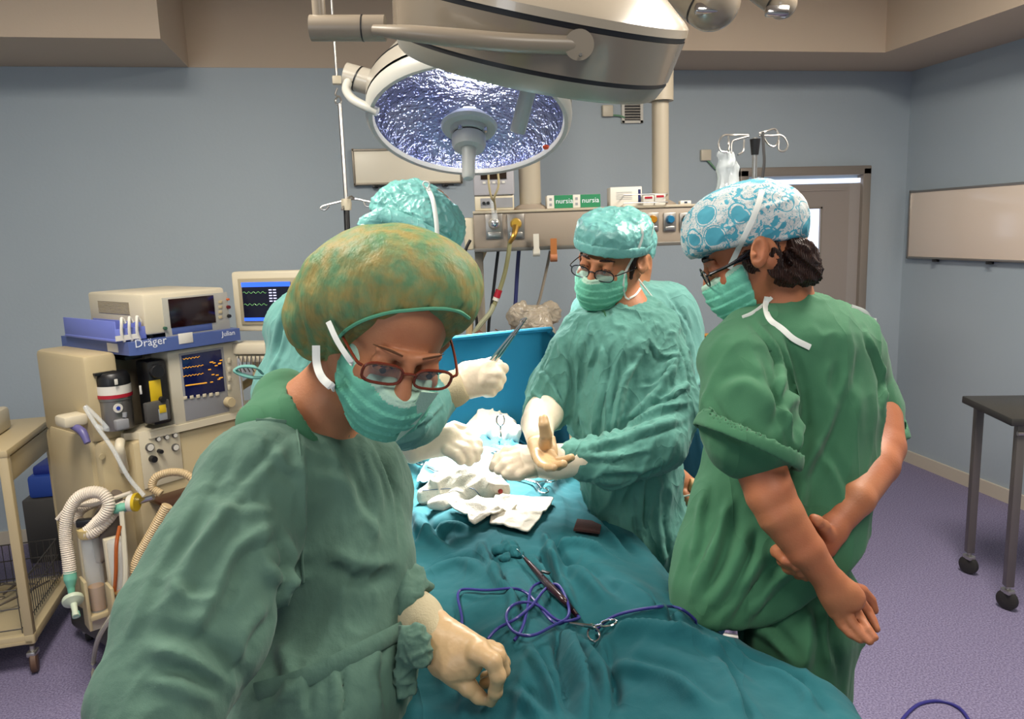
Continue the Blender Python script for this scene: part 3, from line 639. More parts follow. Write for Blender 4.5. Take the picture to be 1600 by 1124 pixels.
# ---------------- ceiling supply column: horizontal gas beam on two tubes
gb=thing('supply_beam','cream ceiling-hung gas supply beam with outlets, behind the surgeons','supply beam',(1.1,3.6,CZ))
pa=W(740,362,3.6); pb=np.array([1.95,pa[1]-.22,pa[2]-.005]); bx_=unit(np.array([pb[0]-pa[0],pb[1]-pa[1],0])); by_=np.cross((0,0,1),bx_); RB=[bx_,by_,np.array([0,0,1.])]; LB=np.linalg.norm(pb[:2]-pa[:2])
M_beam=mat('beam_cream','96897a',0.4)
def BF(u,v,z): return pa+bx_*u+by_*v+np.array([0,0,z])
Mb().box(BF(LB/2,.09,0),(LB,.18,.165),RB,.008).build('beam',M_beam,gb); Mb().box(BF(LB/2,.088,-.088),(LB,.19,.018),RB,.002).build('lower_rail',mat('rail_grey','6d6a64',.4,.5),gb); Mb().box(BF(LB/2,.088,.087),(LB,.19,.012),RB,.002).build('upper_rail',mat('rail_cream','b0a48e',.4),gb)
Mb().box(BF(-.02,.09,-.01),(.05,.16,.15),RB,.008).build('end_cap',M_beige2,gb)
def onb(x,y,v=0.0): r=ray(x,y); o=pa+by_*v; return CAM+r*(((o-CAM)@by_)/(r@by_))
for x,y in((1032,325),(829,325)):
    q=onb(x,y,.09); zt=pa[2]+.09
    rr_=.040 if x>900 else .052
    m=Mb().cyl((q[0],q[1],zt),(q[0],q[1],CZ),rr_,n=24)
    if x>900: m.cyl((q[0],q[1],2.31),(q[0],q[1],CZ),.062,n=24)
    m.build('column',mat('column_cream','a89d8a',.4),gb); Mb().lathe([(rr_+.035,0),(rr_+.035,.01),(rr_+.01,.025),(rr_,.03)],(q[0],q[1],zt),(0,0,1),24).build('flange',M_beam,gb)
for x,y,col,lb in((772,354,'b9b4a8',0),(806,354,'c09a3a',1),(1019,347,'b07818',2),(1046,347,'1f6f9a',3),(1071,347,'222222',4)):
    q=onb(x,y,0); s_=.1 if x<900 else .075
    o=Mb().box(q-by_*.004,(s_*.8,.008,s_*1.15),RB,.003).build('outlet_plate',M_alum,gb); Mb().lathe([(s_*.27,0),(s_*.27,.015),(s_*.2,.03),(.0001,.03)],q-by_*.008+(0,0,.012),-by_,18).build('socket',mat('socket_'+col,col,.3,.3),o); Mb().box(q-by_*.012+(0,0,-s_*.38),(s_*.6,.01,s_*.22),RB,.003).build('latch',M_steel,o)
# hoses plugged into the outlets and hanging down
def hang(nm,lb,pts,r,mt,cat='hose'):
    return tag(Mb().tube(pts,r,8).build(nm,mt),lb,cat)
t=thing('gas_hose','olive gas hose with a red coupling hanging from the brass outlet','hose',onb(806,354,-.03))
Mb().tube([onb(806,354,-.06),onb(803,368,-.09),onb(796,380,-.09)],[.016,.012,.009],8).build('plug',mat('brass','a88540',.3,.8),t)
Mb().tube([onb(797,376,-.08),onb(794,400,-.08),onb(788,430,-.06),onb(780,455,-.05),onb(772,478,-.05)],.011,8).build('hose',mat('olive_hose','8d8a62',.4),t)
Mb().tube([onb(780,453,-.05),onb(776,465,-.05)],.016,10).build('red_coupling',M_red,t); Mb().tube([onb(776,464,-.05),onb(774,470,-.05)],.015,10).build('pale_coupling',M_paper,t)
Mb().tube([onb(772,476,-.05),onb(765,490,-.05),onb(750,508,-.04),onb(738,528,-.02),onb(728,560,-.02)],.012,8).build('hose',mat('olive_hose2','a5a688',.4),t)
t=thing('flowmeter','clear flowmeter tube plugged into the leftmost outlet of the beam','flowmeter',onb(772,350,-.05))
Mb().cyl(onb(774,348,-.05),onb(770,312,-.05),.014).build('tube',M_clear,t); Mb().lathe([(.02,0),(.018,.05),(.01,.055)],onb(773,350,-.0),-by_,14).build('valve',M_chrome,t)
M_cabW=mat('cream_cable','b9aa80',.5)
for x0,lb in((763,'left of the two cream leads hanging in front of the small monitor'),(778,'right of the two cream leads hanging in front of the small monitor')): hang('lead',lb,[onb(x0,268,-.16),onb(x0+1,290,-.16),onb((x0+770*2)/3,308,-.14),onb(773,318,-.10),onb(774,332,-.04)],.005,M_cabW,'lead')
hang('hanging_hose','thick tan hose below the left end of the beam',[onb(757,388,.1),onb(750,405,.1),onb(742,430,.1),onb(736,470,.1),onb(732,560,.1)],.018,M_hoseB)
hang('hanging_cable','black cable hanging below the beam beside the olive hose',[onb(779,388,.1),onb(775,420,.1),onb(769,470,.1),onb(764,505,.1),onb(762,560,.1)],.008,M_black,'cable')
hang('hanging_cable','navy blue cable hanging straight below the beam',[onb(811,388,.1),onb(808,430,.1),onb(805,480,.1),onb(802,515,.1),onb(801,560,.1)],.010,M_navy,'cable')
hang('hanging_cable','grey cord hanging below the tan tape roll',[onb(860,392,.1),onb(852,430,.1),onb(844,465,.1),onb(838,490,.1),onb(835,560,.1)],.007,mat('grey_cord','8a7f70',.5),'cable')
hang('hanging_cable','black looped lead at the left end of the beam',[onb(735,375,-.03),onb(728,390,-.03),onb(724,410,-.03),onb(738,470,0),onb(745,505,0),onb(742,560,0)],.007,M_black,'cable')
Mb().box(BF(.02,.10,-.35),(.04,.06,.5),RB,.004).build('side_post',mat('post_grey','8b8172',.5),gb)
for x,y,mm,lb in((838,395,mat('white_tape','cfcabc',.6),'white tape roll hanging from the beam edge'),(865,402,mat('tan_tape_roll','b0704a',.6),'tan tape roll hanging from the beam edge')):
    q=onb(x,y,-.02); t=thing('tape_roll',lb,'tape',q); r=.018 if x<850 else .022
    Mb().lathe([(r,-.016),(r,.016),(r*.5,.016),(r*.5,-.016),(r,-.016)],q,bx_,20,cap=False).build('roll',mm,t); Mb().box(q+by_*-.016+(0,0,.045),(.026 if x<850 else .03,.003,.085),RB).build('strip',mm if x<850 else mat('tan_strip','a5652f',.6),t)
# things standing on the beam
sm=thing('infusion_monitor','small grey monitor with dark screen standing on the left end of the beam','monitor',BF(.1,.09,.094))
q=onb(772,300,.02); zt=pa[2]+.094
q=np.array([q[0],q[1],zt]); Mb().box(q+by_*.08+(0,0,.035),(.185,.17,.07),RB,.006).build('base_unit',M_beige2,sm); Mb().box(q+by_*.06+(0,0,.16),(.19,.15,.18),RB,.008).build('case',mat('monitor_grey','a9a7ac',.4),sm)
Mb().box(q-by_*.017+(.0,0,.185),(.12,.004,.085),RB).build('screen',mat('dark_screen','2b221c',.15,spec=.6),sm); Mb().box(q-by_*.007+(.01,0,.035),(.15,.004,.045),RB).build('panel',M_grey,sm)
for i in range(5): Mb().box(q-by_*.017+bx_*(-.045+i*.0225)+(0,0,.128),(.013,.005,.010),RB).build('button',M_paper,sm)
for i in(-.05,-.03): Mb().lathe([(.008,0),(.007,.008),(.0001,.008)],q-by_*.008+bx_*i+(0,0,.035),-by_,12).build('knob',M_black,sm)
def carton(nm,lb,x0,x1,y0,y1,v,dp,mt,grp=None,parts=None):
    p0=onb(x0,y1,v); p1=onb(x1,y0,v); wv=(p1-p0)@bx_; hv=p1[2]-p0[2]; p0=np.array([p0[0],p0[1],zt]); c=p0+bx_*wv/2+by_*dp/2+np.array([0,0,hv/2])
    t=thing(nm,lb,'box',(c[0],c[1],zt),grp); Mb().box(c,(wv,dp,hv),RB,.003).build('carton',mt,t)
    fr_=c-by_*(dp/2+.0008); return t,fr_,wv,hv
for x0,x1,lb in((855,895,'green and white carton printed nursia, nearest the round column'),(895,938,'green and white carton printed nursia, partly behind the centre surgeon\'s cap')):
    t,fc,wv,hv=carton('nursia_carton',lb,x0,x1,308,330,.02,.09,M_paper,'printed cartons on the beam')
    Mb().box(fc+bx_*wv*.14,(wv*.72,.0015,hv*.98),RB).build('green_panel',M_green,t); text_mesh('lettering','nursia',.034,fc+bx_*(-wv*.17)-by_*.001+(0,0,-.008),bx_,(0,0,1),M_ink,t,.0003)
    for i in range(2): Mb().box(fc-bx_*wv*.36+(0,0,.012-.025*i),(.012,.001,.012),RB).build('print',M_grey,t)
t,fc,wv,hv=carton('white_carton','larger white carton with small dark print on the beam',954,1003,298,330,.05,.10,M_paper)
for i in range(5): Mb().box(fc-bx_*.01+(0,0,.02-.008*i),(wv*.5,.001,.002),RB).build('print_line',M_grey,t)
Mb().box(fc+bx_*wv*.42,(.012,.001,hv*.7),RB).build('violet_stripe',M_navy,t)
for x0,x1,lb in((1005,1022,'small red and white carton in the wire shelf, left one'),(1023,1040,'small red and white carton in the wire shelf, right one')):
    t,fc,wv,hv=carton('small_carton',lb,x0,x1,303 if x0>1010 else 306,322,.0,.05,M_paper,'small cartons in the wire shelf'); Mb().box(fc+(0,0,.012),(wv*.7,.001,.010),RB).build('red_print',M_red,t)
t=thing('wire_shelf','shallow steel wire tray on the beam holding small cartons','tray',onb(1010,325,0)); m=Mb(); z_=zt
for z in(.012,.05): m.tube([onb(975,320,-.03)*[1,1,0]+[0,0,z_+z],onb(1043,320,-.03)*[1,1,0]+[0,0,z_+z],onb(1043,320,.12)*[1,1,0]+[0,0,z_+z],onb(975,320,.12)*[1,1,0]+[0,0,z_+z]],.003,6,closed=True,sm=1)
m.build('wire_frame',M_steel,t)
t,fc,wv,hv=carton('white_clip','small white clip box with dark window on the beam near the patterned cap',1063,1080,324,330,.02,.04,M_paper); Mb().box(fc,(.014,.001,.008),RB).build('window',M_inkd,t)
# ---------------- back counter with supplies behind the blue screen
cc=thing('supply_cart','grey anaesthesia supply cart standing behind the blue drape screen','cart',(1.0,3.25,0)); zc=1.20
c0=W(700,540,3.35);c1=W(905,540,3.35); cx0=c0[0]-.35; cx1=c1[0]+.45; cy=3.30
Mb().box(((cx0+cx1)/2,cy+.08,.62),(cx1-cx0,.5,1.10),bev=.01).build('cabinet',M_beige2,cc); Mb().box(((cx0+cx1)/2,cy+.08,1.185),(cx1-cx0+.03,.53,.03),bev=.006).build('top',M_grey,cc)
for i in range(4): 
    dr_=Mb().box(((cx0+cx1)/2,cy-.175,.25+i*.24),(cx1-cx0-.06,.02,.21),bev=.006).build('drawer',M_beige,cc); Mb().box(((cx0+cx1)/2,cy-.195,.30+i*.24),(.2,.02,.015),bev=.004).build('handle',M_dgrey,dr_)
for sx in(cx0+.06,cx1-.06):
    for sy in(cy-.1,cy+.26): caster(cc,np.array([sx,sy,0]),.025)
def cz(x,y=525): r=ray(x,y); p=CAM+r*((cy-.05-CAM[1])/r[1]); return np.array([p[0],cy-.05,1.2])
for x0,x1,h_,mm,lb in((752,784,.085,M_beige2,'beige cardboard box on the supply cart, left'),(838,868,.07,mat('dun_card','8f8270',.7),'dun cardboard box on the supply cart under the plastic bag')):
    a1,a2=cz(x0),cz(x1); t=thing('cardboard_box',lb,'box',(a1+a2)/2); c=(a1+a2)/2+(0,.05,h_/2); w_=a2[0]-a1[0]
    m=Mb(); m.box(c+(0,0,-h_/2+.004),(w_,.12,.008)); 
    for s_ in(-1,1): m.box(c+(s_*w_/2,0,0),(.006,.12,h_)); m.box(c+(0,s_*.06,0),(w_,.006,h_))
    m.build('box_body',mm,t); 
    for s_ in(-1,1): Mb().box(c+(s_*(w_/2+.012),0,h_/2+.004),(.05,.11,.004),[unit((1,0,s_*-.5)),np.array([0,1.,0]),unit((s_*.5,0,1))]).build('flap',mat('brown_card','6d4630',.7),t)
S=Sdf(.03); c=cz(840)+np.array([0,.03,0]); rr=random.Random(5)
for i in range(9): S.ell(c+np.array([(rr.random()-.5)*.17,(rr.random()-.5)*.1,.08+rr.random()*.09]),(.045,.04,.05),k=.03)
for i in range(3): S.seg(c+np.array([-.06+i*.04,0,.12]),c+np.array([-.09+i*.035,0,.22-.03*abs(i-1)]),.03,.01,k=.02)
S.cut(c+np.array([0,0,.074]),(0,0,-1)); P,Q=S.mesh(.007,1); Nn=vnormals(P,Q); P=P+Nn*(.009*ridges(P,14,3,None,2))[:,None]
tag(fromPQ('plastic_bag',P,Q,mat('cloudy_plastic','a99c88',.3,spec=.6,alpha=.75,bump=[('ridge',30,.006,(1,1,1))])),'crumpled translucent plastic bag piled on the supply cart','bag')
for x,lb,hh,mm in((790,'stack of pale wrapped packs on the supply cart',.045,mat('pack_tan','9c8c78',.7)),(875,'flat white pack at the right of the supply cart',.03,M_paper),(740,'white syringe tray at the left of the supply cart',.03,M_paper)):
    p=cz(x); t=thing('wrapped_pack',lb,'pack',p); Mb().box(p+(0.01,.03,hh*.3),(.10,.1,hh*.55),bev=.008).build('lower_pack',mm,t); Mb().box(p+(0,.035,hh*.8),(.09,.09,hh*.4),[unit((1,.15,.03)),unit((-.15,1,0)),unit((-.03,0,1))],.006).build('upper_pack',mat('pack_grey','8b8176',.7),t)
# cart between the two standing men, far side (orange and wood coloured boxes, navy bins)
rc=thing('drug_trolley','trolley with wooden boxes and navy bins seen between assistant and green scrubs','trolley',(1.75,3.3,0))
c=W(1128,560,3.3); bx0,by0=c[0],c[1]
Mb().box((bx0+.12,by0+.1,.60),(.55,.4,.9),bev=.01).build('body',M_navy,rc); Mb().box((bx0+.12,by0+.1,1.07),(.60,.45,.03),bev=.005).build('top',M_beige2,rc)
for sx in(-.1,.34):
    for sy in(-.05,.25): caster(rc,np.array([bx0+sx,by0+sy,0]),.05)
for i,(cl,h_) in enumerate((('8a7468',.05),('c9572c',.025),('a89c96',.04),('c98f3c',.03),('a8752c',.02))):
    z=1.085+sum((.05,.025,.04,.03,.02)[:i]); t=tag(Mb().box((bx0+.05+.01*(i%2),by0+.05,z+h_/2),(.26-.02*i,.2,h_),bev=.004).build('flat_box',mat('fb'+cl,cl,.6)),['mauve','orange','grey','honey-coloured','light brown'][i]+' flat box in the stack on the far drug trolley','box','flat boxes on the drug trolley')
for i,(x,y,z) in enumerate(((.26,-.06,1.085),(.20,-.15,.0),)):
    if z: t=thing('navy_bin','navy plastic bin standing on the drug trolley beside the flat boxes','bin',(bx0+x,by0+y,z)); Mb().box((bx0+x,by0+y+.05,z+.06),(.12,.14,.12),bev=.01).build('bin_body',M_navy,t); Mb().box((bx0+x,by0+y+.05,z+.125),(.13,.15,.014),bev=.004).build('rim',M_blueP,t)
# ---------------- infusion stands
iv=thing('infusion_stand','steel infusion stand with black collar and curled hooks behind the patterned cap','infusion stand',(0,0,0)); d=2.75
p=W(1180,215,d); iv.location=(p[0],p[1],0); 
Mb().cyl((p[0],p[1],.08),(p[0],p[1],p[2]),.009).build('pole',M_steel,iv); Mb().lathe([(.013,0),(.019,.055),(.0001,.056)],p-np.array([0,0,.06]),(0,0,1),18).build('collar',M_black,iv)
for pts in ([(1170,211),(1145,211),(1130,212),(1123,224),(1126,236),(1137,238)],[(1170,213),(1155,217),(1144,222),(1143,240)],[(1186,212),(1205,212),(1222,212),(1231,226),(1226,236),(1217,234),(1217,220)],[(1186,208),(1198,205),(1211,202),(1217,214),(1212,228),(1202,227),(1194,216),(1191,206)],[(1163,218),(1161,236),(1153,242)],[(1138,213),(1139,228),(1138,236)]):
    Mb().tube([W(x,y,d+(.0 if i<2 else .03*((len(pts)%3)-1))) for i,(x,y) in enumerate(pts)],.0035,6).build('hook',M_steel,iv)
for k in range(5): a_=k*1.257; Mb().tube([(p[0],p[1],.09),(p[0]+.12*math.cos(a_),p[1]+.12*math.sin(a_),.085),(p[0]+.25*math.cos(a_),p[1]+.25*math.sin(a_),.07)],.012,8).build('foot',M_steel,iv); caster(iv,np.array([p[0]+.25*math.cos(a_),p[1]+.25*math.sin(a_),0]),.026)
tag(Mb().tube([W(1192,206,d-.01),W(1193,230,d-.01),W(1194,255,d-.01),W(1190,290,d-.01),W(1188,330,d-.01)],.0058,6,flat=(CV(0,0,1),.4)).build('black_strap',M_black),'black strap hanging from the infusion stand hook','strap')
S=Sdf(.03); S.chain([J(1136,245,d+.03,10),J(1137,262,d+.03,17),J(1137,300,d+.03,17),J(1137,345,d+.03,14)],.45,.02); S.seg(W(1122,240,d+.03),W(1138,244,d+.03),.006,.012,.4); P,Q=S.mesh(.004,1)
P=P+vnormals(P,Q)*(.006*vnoise(P,9,4,2))[:,None]; tag(fromPQ('drip_bag',P,Q,mat('clear_bag','e6eef0',0.06,alpha=.38,spec=.9,bump=[('ridge',14,.01,(1,1,.3))])),'clear crumpled drip bag hanging from the infusion stand','drip bag')
ir=thing('hanging_infusion_rod','ceiling-hung steel infusion rod with cross hooks on the left','infusion rod',W(527,128,3.4)); d=3.4
p0=W(527,133,d)
Mb().box(p0+(0,0,.02),(.04,.04,.035),bev=.004).build('cap_block',M_beige2,ir); Mb().cyl(p0+(0,0,.03),(p0[0],p0[1],CZ),.006).build('ceiling_rod',M_steel,ir)
Mb().tube([W(527,138,d),W(524,148,d),W(531,152,d),W(533,160,d),W(526,163,d),W(524,156,d),W(530,150,d)],.004,6).build('hook',M_steel,ir)
q=W(541,318,d); Mb().cyl(W(531,163,d),q,.009).build('rod',M_steel,ir); Mb().cyl(q,W(543,368,d),.013).build('lower_sleeve',M_black,ir); Mb().lathe([(.02,-.03),(.024,0),(.02,.02)],q,(0,0,1),14).build('collar',M_beige2,ir)
for pts in ([(541,313),(520,318),(505,322),(501,326),(508,328),(514,322)],[(541,313),(556,311),(570,314),(579,316),(580,322),(572,322),(568,314)],[(541,316),(536,324),(534,328)],[(541,312),(548,307),(553,310)]): Mb().tube([W(x,y,d-(.02*i if len(pts)<5 else 0)) for i,(x,y) in enumerate(pts)],.0045,6).build('cross_hook',M_steel,ir)
# ---------------- trolley at the right edge
rt=thing('dark_top_table','wheeled steel table with dark top at the right edge','table',(3.0,2.8,0)); p=onz(1592,915,0); p[2]=0
tz=onz(1577,652,.9)[2]; c=np.array([p[0]+.38,p[1]-.18,0])
h_=.86; q=W(1576,653,3.25); ux_=unit(np.array([.95,-.3,0])); uy_=np.array([.3,.95,0]); uy_=unit(uy_); R3=[ux_,uy_,np.array([0,0,1.])]; h_=q[2]; c=np.array([q[0],q[1],0])+ux_*.45-uy_*.0
def RF(u,v,z): return np.array([q[0],q[1],0])+ux_*u+uy_*v+np.array([0,0,z])
Mb().box(RF(.45,.2,h_-.015),(.9,.45,.035),R3,.006).build('top',mat('dark_top','33322f',.4),rt)
m=Mb(); 
Mb().tube([RF(.04,.0,h_-.07),RF(.5,.0,h_-.07),RF(.86,.0,h_-.07)],.01,8).build('rail',M_steel,rt)
for u in(.06,.84):
    for v in(.02,.38): Mb().box(RF(u,v,(h_-.03+.11)/2),(.035,.035,h_-.14),R3,.003).build('leg',mat('leg_grey','77716c',.35,.6),rt); caster(rt,RF(u,v,0),.045)
# ---------------- surgical lamps
def lamp_front():
    c=W(733,196,2.6); n=unit(CV(0.0,.966,-.257)); up=-n
    t=thing('surgical_lamp','round surgical lamp with glowing blue reflector above the wound','surgical lamp',c)
    M_l=mat('lamp_shell','a59f93',0.28,spec=.6,coat=.3); M_rim=mat('lamp_rim','b7b6ae',0.35)
    Mb().lathe([(.318,.012),(.322,-.004),(.335,-.006),(.345,.006),(.349,.03),(.348,.045)],c,up,64,cap=False).build('rim',M_rim,t)
    Mb().lathe([(.342,.045),(.342,.055)],c,up,64,cap=False).build('seam',M_black,t)
    Mb().lathe([(.348,.055),(.349,.10),(.335,.125),(.29,.15),(.16,.19),(.05,.20),(.0001,.20)],c,up,64,cap=False).build('housing',M_l,t)
    Mb().lathe([(.346,.104),(.3445,.114)],c,up,64,cap=False).build('seam',M_black,t)
    Mb().lathe([(.318,.012),(.312,.04),(.285,.075),(.23,.11),(.15,.14),(.07,.152),(.0001,.155)],c,up,64,cap=False).build('reflector',mat('blue_reflector','a9b2d2',0.20,1.0,bump=[('noise',38,.014,(1,1,1)),('noise',120,.004,(1,1,1))],vary=(7,'7f88bb',.35,.65)),t)
    Mb().lathe([(.318,.006),(.06,.002)],c,up,48,cap=False).build('glass_cover',mat('lamp_glass','ffffff',0.02,alpha=.04,spec=.5),t)
    Mb().lathe([(.03,.030),(.04,.032),(.04,.046),(.028,.052),(.0001,.052)],c,up,20).build('bulb',mat('bulb','ffffff',.3,emit=('fff6e6',190.0)),t)
    Mb().lathe([(.0001,.03),(.062,.03),(.093,.0),(.096,-.006),(.09,-.016),(.064,-.018),(.062,-.036),(.056,-.038)],c,up,36).build('hub_plate',mat('hub_grey','a3a8a4',.35),t)
    Mb().lathe([(.055,-.036),(.055,-.044)],c,up,30,cap=False).build('hub_seam',M_black,t)
    Mb().lathe([(.057,-.044),(.057,-.075),(.05,-.088),(.027,-.09),(.0235,-.10),(.021,-.19),(.015,-.20),(.0001,-.20)],c,up,30).build('sterile_handle',mat('handle_grey','a8aaa6',.4),t)
    for a in(-2.0,.5): 
        q=c+CV(math.cos(a)*.06,0,0)*1+n*.02+CV(0,0,-.03 if a>0 else -.05); Mb().lathe([(.010,0),(.009,.014),(.0001,.016)],q,n,12).build('bolt',M_chrome,t)
    # side pivot and grab bar
    Mb().cyl(W(540,118,2.62),W(583,130,2.62),.043,n=22).build('pivot',M_l,t); Mb().cyl(W(559,123,2.62),W(561,124,2.62),.0445,n=22).build('pivot_seam',M_black,t)
    Mb().tube([W(545,126,2.6),W(541,140,2.56),W(551,155,2.52),W(570,166,2.5),W(590,175,2.5)],.015,10).build('grab_bar',M_rim,t)
    Mb().tube([W(538,112,2.62),W(520,60,2.6),W(505,0,2.55),W(500,-60,2.5)],.02,10).build('rear_arm',M_rim,t) if 0 else None
    Mb().tube([W(600,100,2.74),W(640,62,2.80),W(700,40,2.85),W(735,20,2.9)],.024,12).build('yoke',M_l,t)
    q=W(735,22,2.9); Mb().cyl(q,(q[0],q[1],CZ),.03).build('drop_tube',M_l,t)
    Mb().lathe([(.011,0),(.009,.006),(.0001,.006)],W(853,229,2.5)-n*.0,n,12).build('indicator',mat('orange_red','c8421c',.4),t)
lamp_front()
def lamp_big():
    c=W(826,112,1.98); up=unit(CV(.195,-.93,-.50)); n=-up
    t=thing('surgical_lamp','large surgical lamp head with side handle bar, nearest the top of the photo','surgical lamp',c)
    M_l=mat('lamp_shell2','7f7465',0.25,spec=.6,coat=.4); M_rim=MATS['lamp_rim']
    Mb().lathe([(.30,-.0),(.325,.0),(.335,.008),(.350,.04)],c,up,72,cap=False).build('lower_rim',mat('lamp_rim2','8f8a7d',.3,spec=.6),t)
    Mb().lathe([(.349,.04),(.349,.05)],c,up,72,cap=False).build('seam',M_black,t); Mb().lathe([(.353,.05),(.367,.145)],c,up,72,cap=False).build('body_band',M_l,t); Mb().lathe([(.365,.145),(.366,.157)],c,up,72,cap=False).build('seam',M_black,t)
    Mb().lathe([(.369,.157),(.368,.175),(.36,.184),(.27,.25),(.12,.30),(.0001,.305)],c,up,72,cap=False).build('top_shell',mat('lamp_top','a89c8a',.25,spec=.6,coat=.3),t)
    Mb().lathe([(.30,.0),(.28,.05),(.2,.09),(.08,.12),(.0001,.12)],c,up,48,cap=False).build('reflector',MATS['blue_reflector'],t)
    hb=c+n*.0
    Mb().lathe([(.0001,.03),(.056,.03),(.056,-.014),(.03,-.018),(.0001,-.018)],hb+CV(.01,.0,.0),up,28).build('hub',M_rim,t)
    Mb().cyl(hb+n*.015+CV(.01,0,0),hb+n*.155,.0205,n=22).build('sterile_handle',MATS['handle_grey'],t)
    Mb().cyl(W(905,70,1.60),W(905,70,1.70),.031,n=28).build('knob',mat('knob_beige','8c8070',.35,spec=.5),t)
    for dy in(-17,17): Mb().lathe([(.004,0),(.0035,.003),(.0001,.003)],W(907,69+dy,1.60),-FW,10).build('screw',M_dgrey,t)
    Mb().box(W(900,70,1.665),(.10,.02,.075),[RT,FW,UP],.012).build('knob_plate',M_l,t)
    Mb().tube([W(584,47,1.62),W(640,52,1.60),W(720,60,1.595),W(800,67,1.60),W(905,71,1.62)],[.011,.0165,.0195,.0195,.0195],16).build('handle_bar',MATS['knob_beige'],t)
    Mb().cyl(W(486,44,1.64),W(602,44,1.64),.0265,n=24).build('cross_arm',MATS['knob_beige'],t); Mb().cyl(W(566,44,1.64),W(568,44,1.64),.0275,n=24).build('arm_seam',M_black,t)
    q=W(500,40,1.64); Mb().cyl(q,q+np.array([0,0,.9]),.014,n=20).build('drop_tube',MATS['knob_beige'],t)
    Mb().cyl(W(625,-30,1.75),W(625,60,1.75),.05).build('yoke_end',MATS['lamp_shell2'],t) if 0 else None
    Mb().lathe([(.01,0),(.008,.004),(.0001,.004)],W(899,19,1.64)+FW*.0,-FW,10).build('screw',M_dgrey,t)
lamp_big()
for a,b,r0_,r1_,lb in (((1035,-60,2.35),(1112,2,2.3),.085,.085,'rounded grey ceiling lamp arm at the top edge, left of two'),((1165,-40,2.4),(1222,6,2.35),.05,.045,'rounded grey ceiling lamp arm at the top edge, right of two')):
    t=thing('lamp_pendant',lb,'lamp arm',W(*a)); S=Sdf(.02); S.seg(W(*a),W(*b),r0_,r1_); put_p,put_q=S.mesh(.006,1); fromPQ('arm_body',put_p,put_q,MATS['lamp_shell2'],t)
    v=unit(W(*b)-W(*a)); Mb().lathe([(r0_*1.012,0),(r0_*1.012,.006)],W(*b)-v*.02,v,40,cap=False).build('arm_seam',M_black,t); q=W(*a); Mb().cyl(q,(q[0],q[1],CZ),.04).build('drop_tube',M_beige2,t)
    Mb().box(W(b[0]-8,b[1]+12,b[2]-.05),(.07,.03,.03),[RT,FW,UP],.008).build('end_clamp',M_chrome,t)
# ================================================================ PEOPLE
class Head:
    """local axes: x = person's right, y = forward, z = up (metres, scaled)"""
    def __init__(s,c,F,U,k=1.0):
        s.F=unit(F); U=np.asarray(U,float); s.U=unit(U-s.F*np.dot(U,s.F)); s.R=np.cross(s.F,s.U); s.c=np.asarray(c,float); s.k=k
        s.M=np.array([s.R,s.F,s.U])
    def L(s,x,y,z): return s.c+s.k*(x*s.R+y*s.F+z*s.U)
    def loc(s,P): return (P-s.c)@s.M.T/s.k
    def D(s,x,y,z): return x*s.R+y*s.F+z*s.U
    def skull(s,S,hair=False):
        L=s.L;k=s.k;M=s.M;A=np.array
        S.ell(L(0,-.012,.034),A((.074,.094,.084))*k,M,k=.03)
        S.ell(L(0,.034,-.04),A((.056,.058,.072))*k,M,k=.035)
        S.ell(L(0,.072,-.094),A((.024,.02,.02))*k,M,k=.03)
        for q in(-1,1):
            S.seg(L(q*.062,-.005,-.03),L(q*.022,.07,-.093),.02*k,.014*k,k=.03)
            S.ell(L(q*.036,.07,-.03),A((.022,.02,.02))*k,M,k=.02)
            S.ell(L(q*.032,.102,.001),A((.016,.014,.011))*k,M,k=.014,op='d')
            S.ell(L(q*.031,.087,.0),A((.0145,.0125,.013))*k,M,k=.005)
            S.seg(L(q*.014,.094,.017),L(q*.040,.085,.018),.0068*k,.005*k,k=.01)
            S.ell(L(q*.080,-.010,-.006),A((.010,.020,.033))*k,M,k=.005)
            S.ell(L(q*.091,-.008,-.002),A((.007,.012,.022))*k,M,k=.004,op='d')
            S.ell(L(q*.084,.004,-.010),A((.005,.005,.009))*k,M,k=.003)
            S.ell(L(q*.012,.103,-.036),A((.008,.009,.007))*k,M,k=.006)
        S.seg(L(0,.093,.012),L(0,.113,-.034),.0085*k,.011*k,k=.012)
        S.ell(L(0,.094,-.062),A((.024,.010,.0055))*k,M,k=.006); S.ell(L(0,.092,-.073),A((.021,.010,.0065))*k,M,k=.005)
M_skin=mat('skin','b9805c',0.5,sss=0.12,bump=[('noise',260,0.0004,(1,1,1))],vary=(14,'a86a4a',0.3,0.75),spec=0.35)
M_skinR=mat('skin_arm','b07450',0.5,sss=0.12,bump=[('noise',300,0.0004,(1,1,1))],vary=(9,'a05c40',0.3,0.75),spec=0.35)
M_eye=mat('eye_white','9c8f84',0.3); M_iris=mat('iris','2a1a12',0.15)
M_hairD=mat('dark_brown_hair','2a1610',0.45,bump=[('X',70,0.004,(1,1,.15)),('noise',90,0.002,(1,1,.2))],vary=(25,'3f2216',0.35,0.7))
M_hairB=mat('blond_hair','8a6236',0.5,bump=[('noise',120,0.003,(1,1,.2))],vary=(30,'5a3b20',0.35,0.7))
FAB=[('noise',900,0.0004,(1,1,1))]
M_gownW=mat('sage_gown_cloth','547264',0.85,bump=[('noise',11,0.010,(1,1,.5)),('noise',34,0.004,(1,1,.6))]+FAB,sheen=0.1,spec=0.2)
M_gownC=mat('teal_green_gown_cloth','558a80',0.85,bump=[('ridge',11,0.008,(1,1,.5)),('noise',22,0.007,(1,1,.7))]+FAB,sheen=0.1,spec=0.2)
M_gownL=mat('pale_teal_gown_cloth','5f928b',0.85,bump=[('ridge',9,0.008,(1,1,.5)),('noise',20,0.005,(1,1,.7))]+FAB,sheen=0.1,spec=0.2)
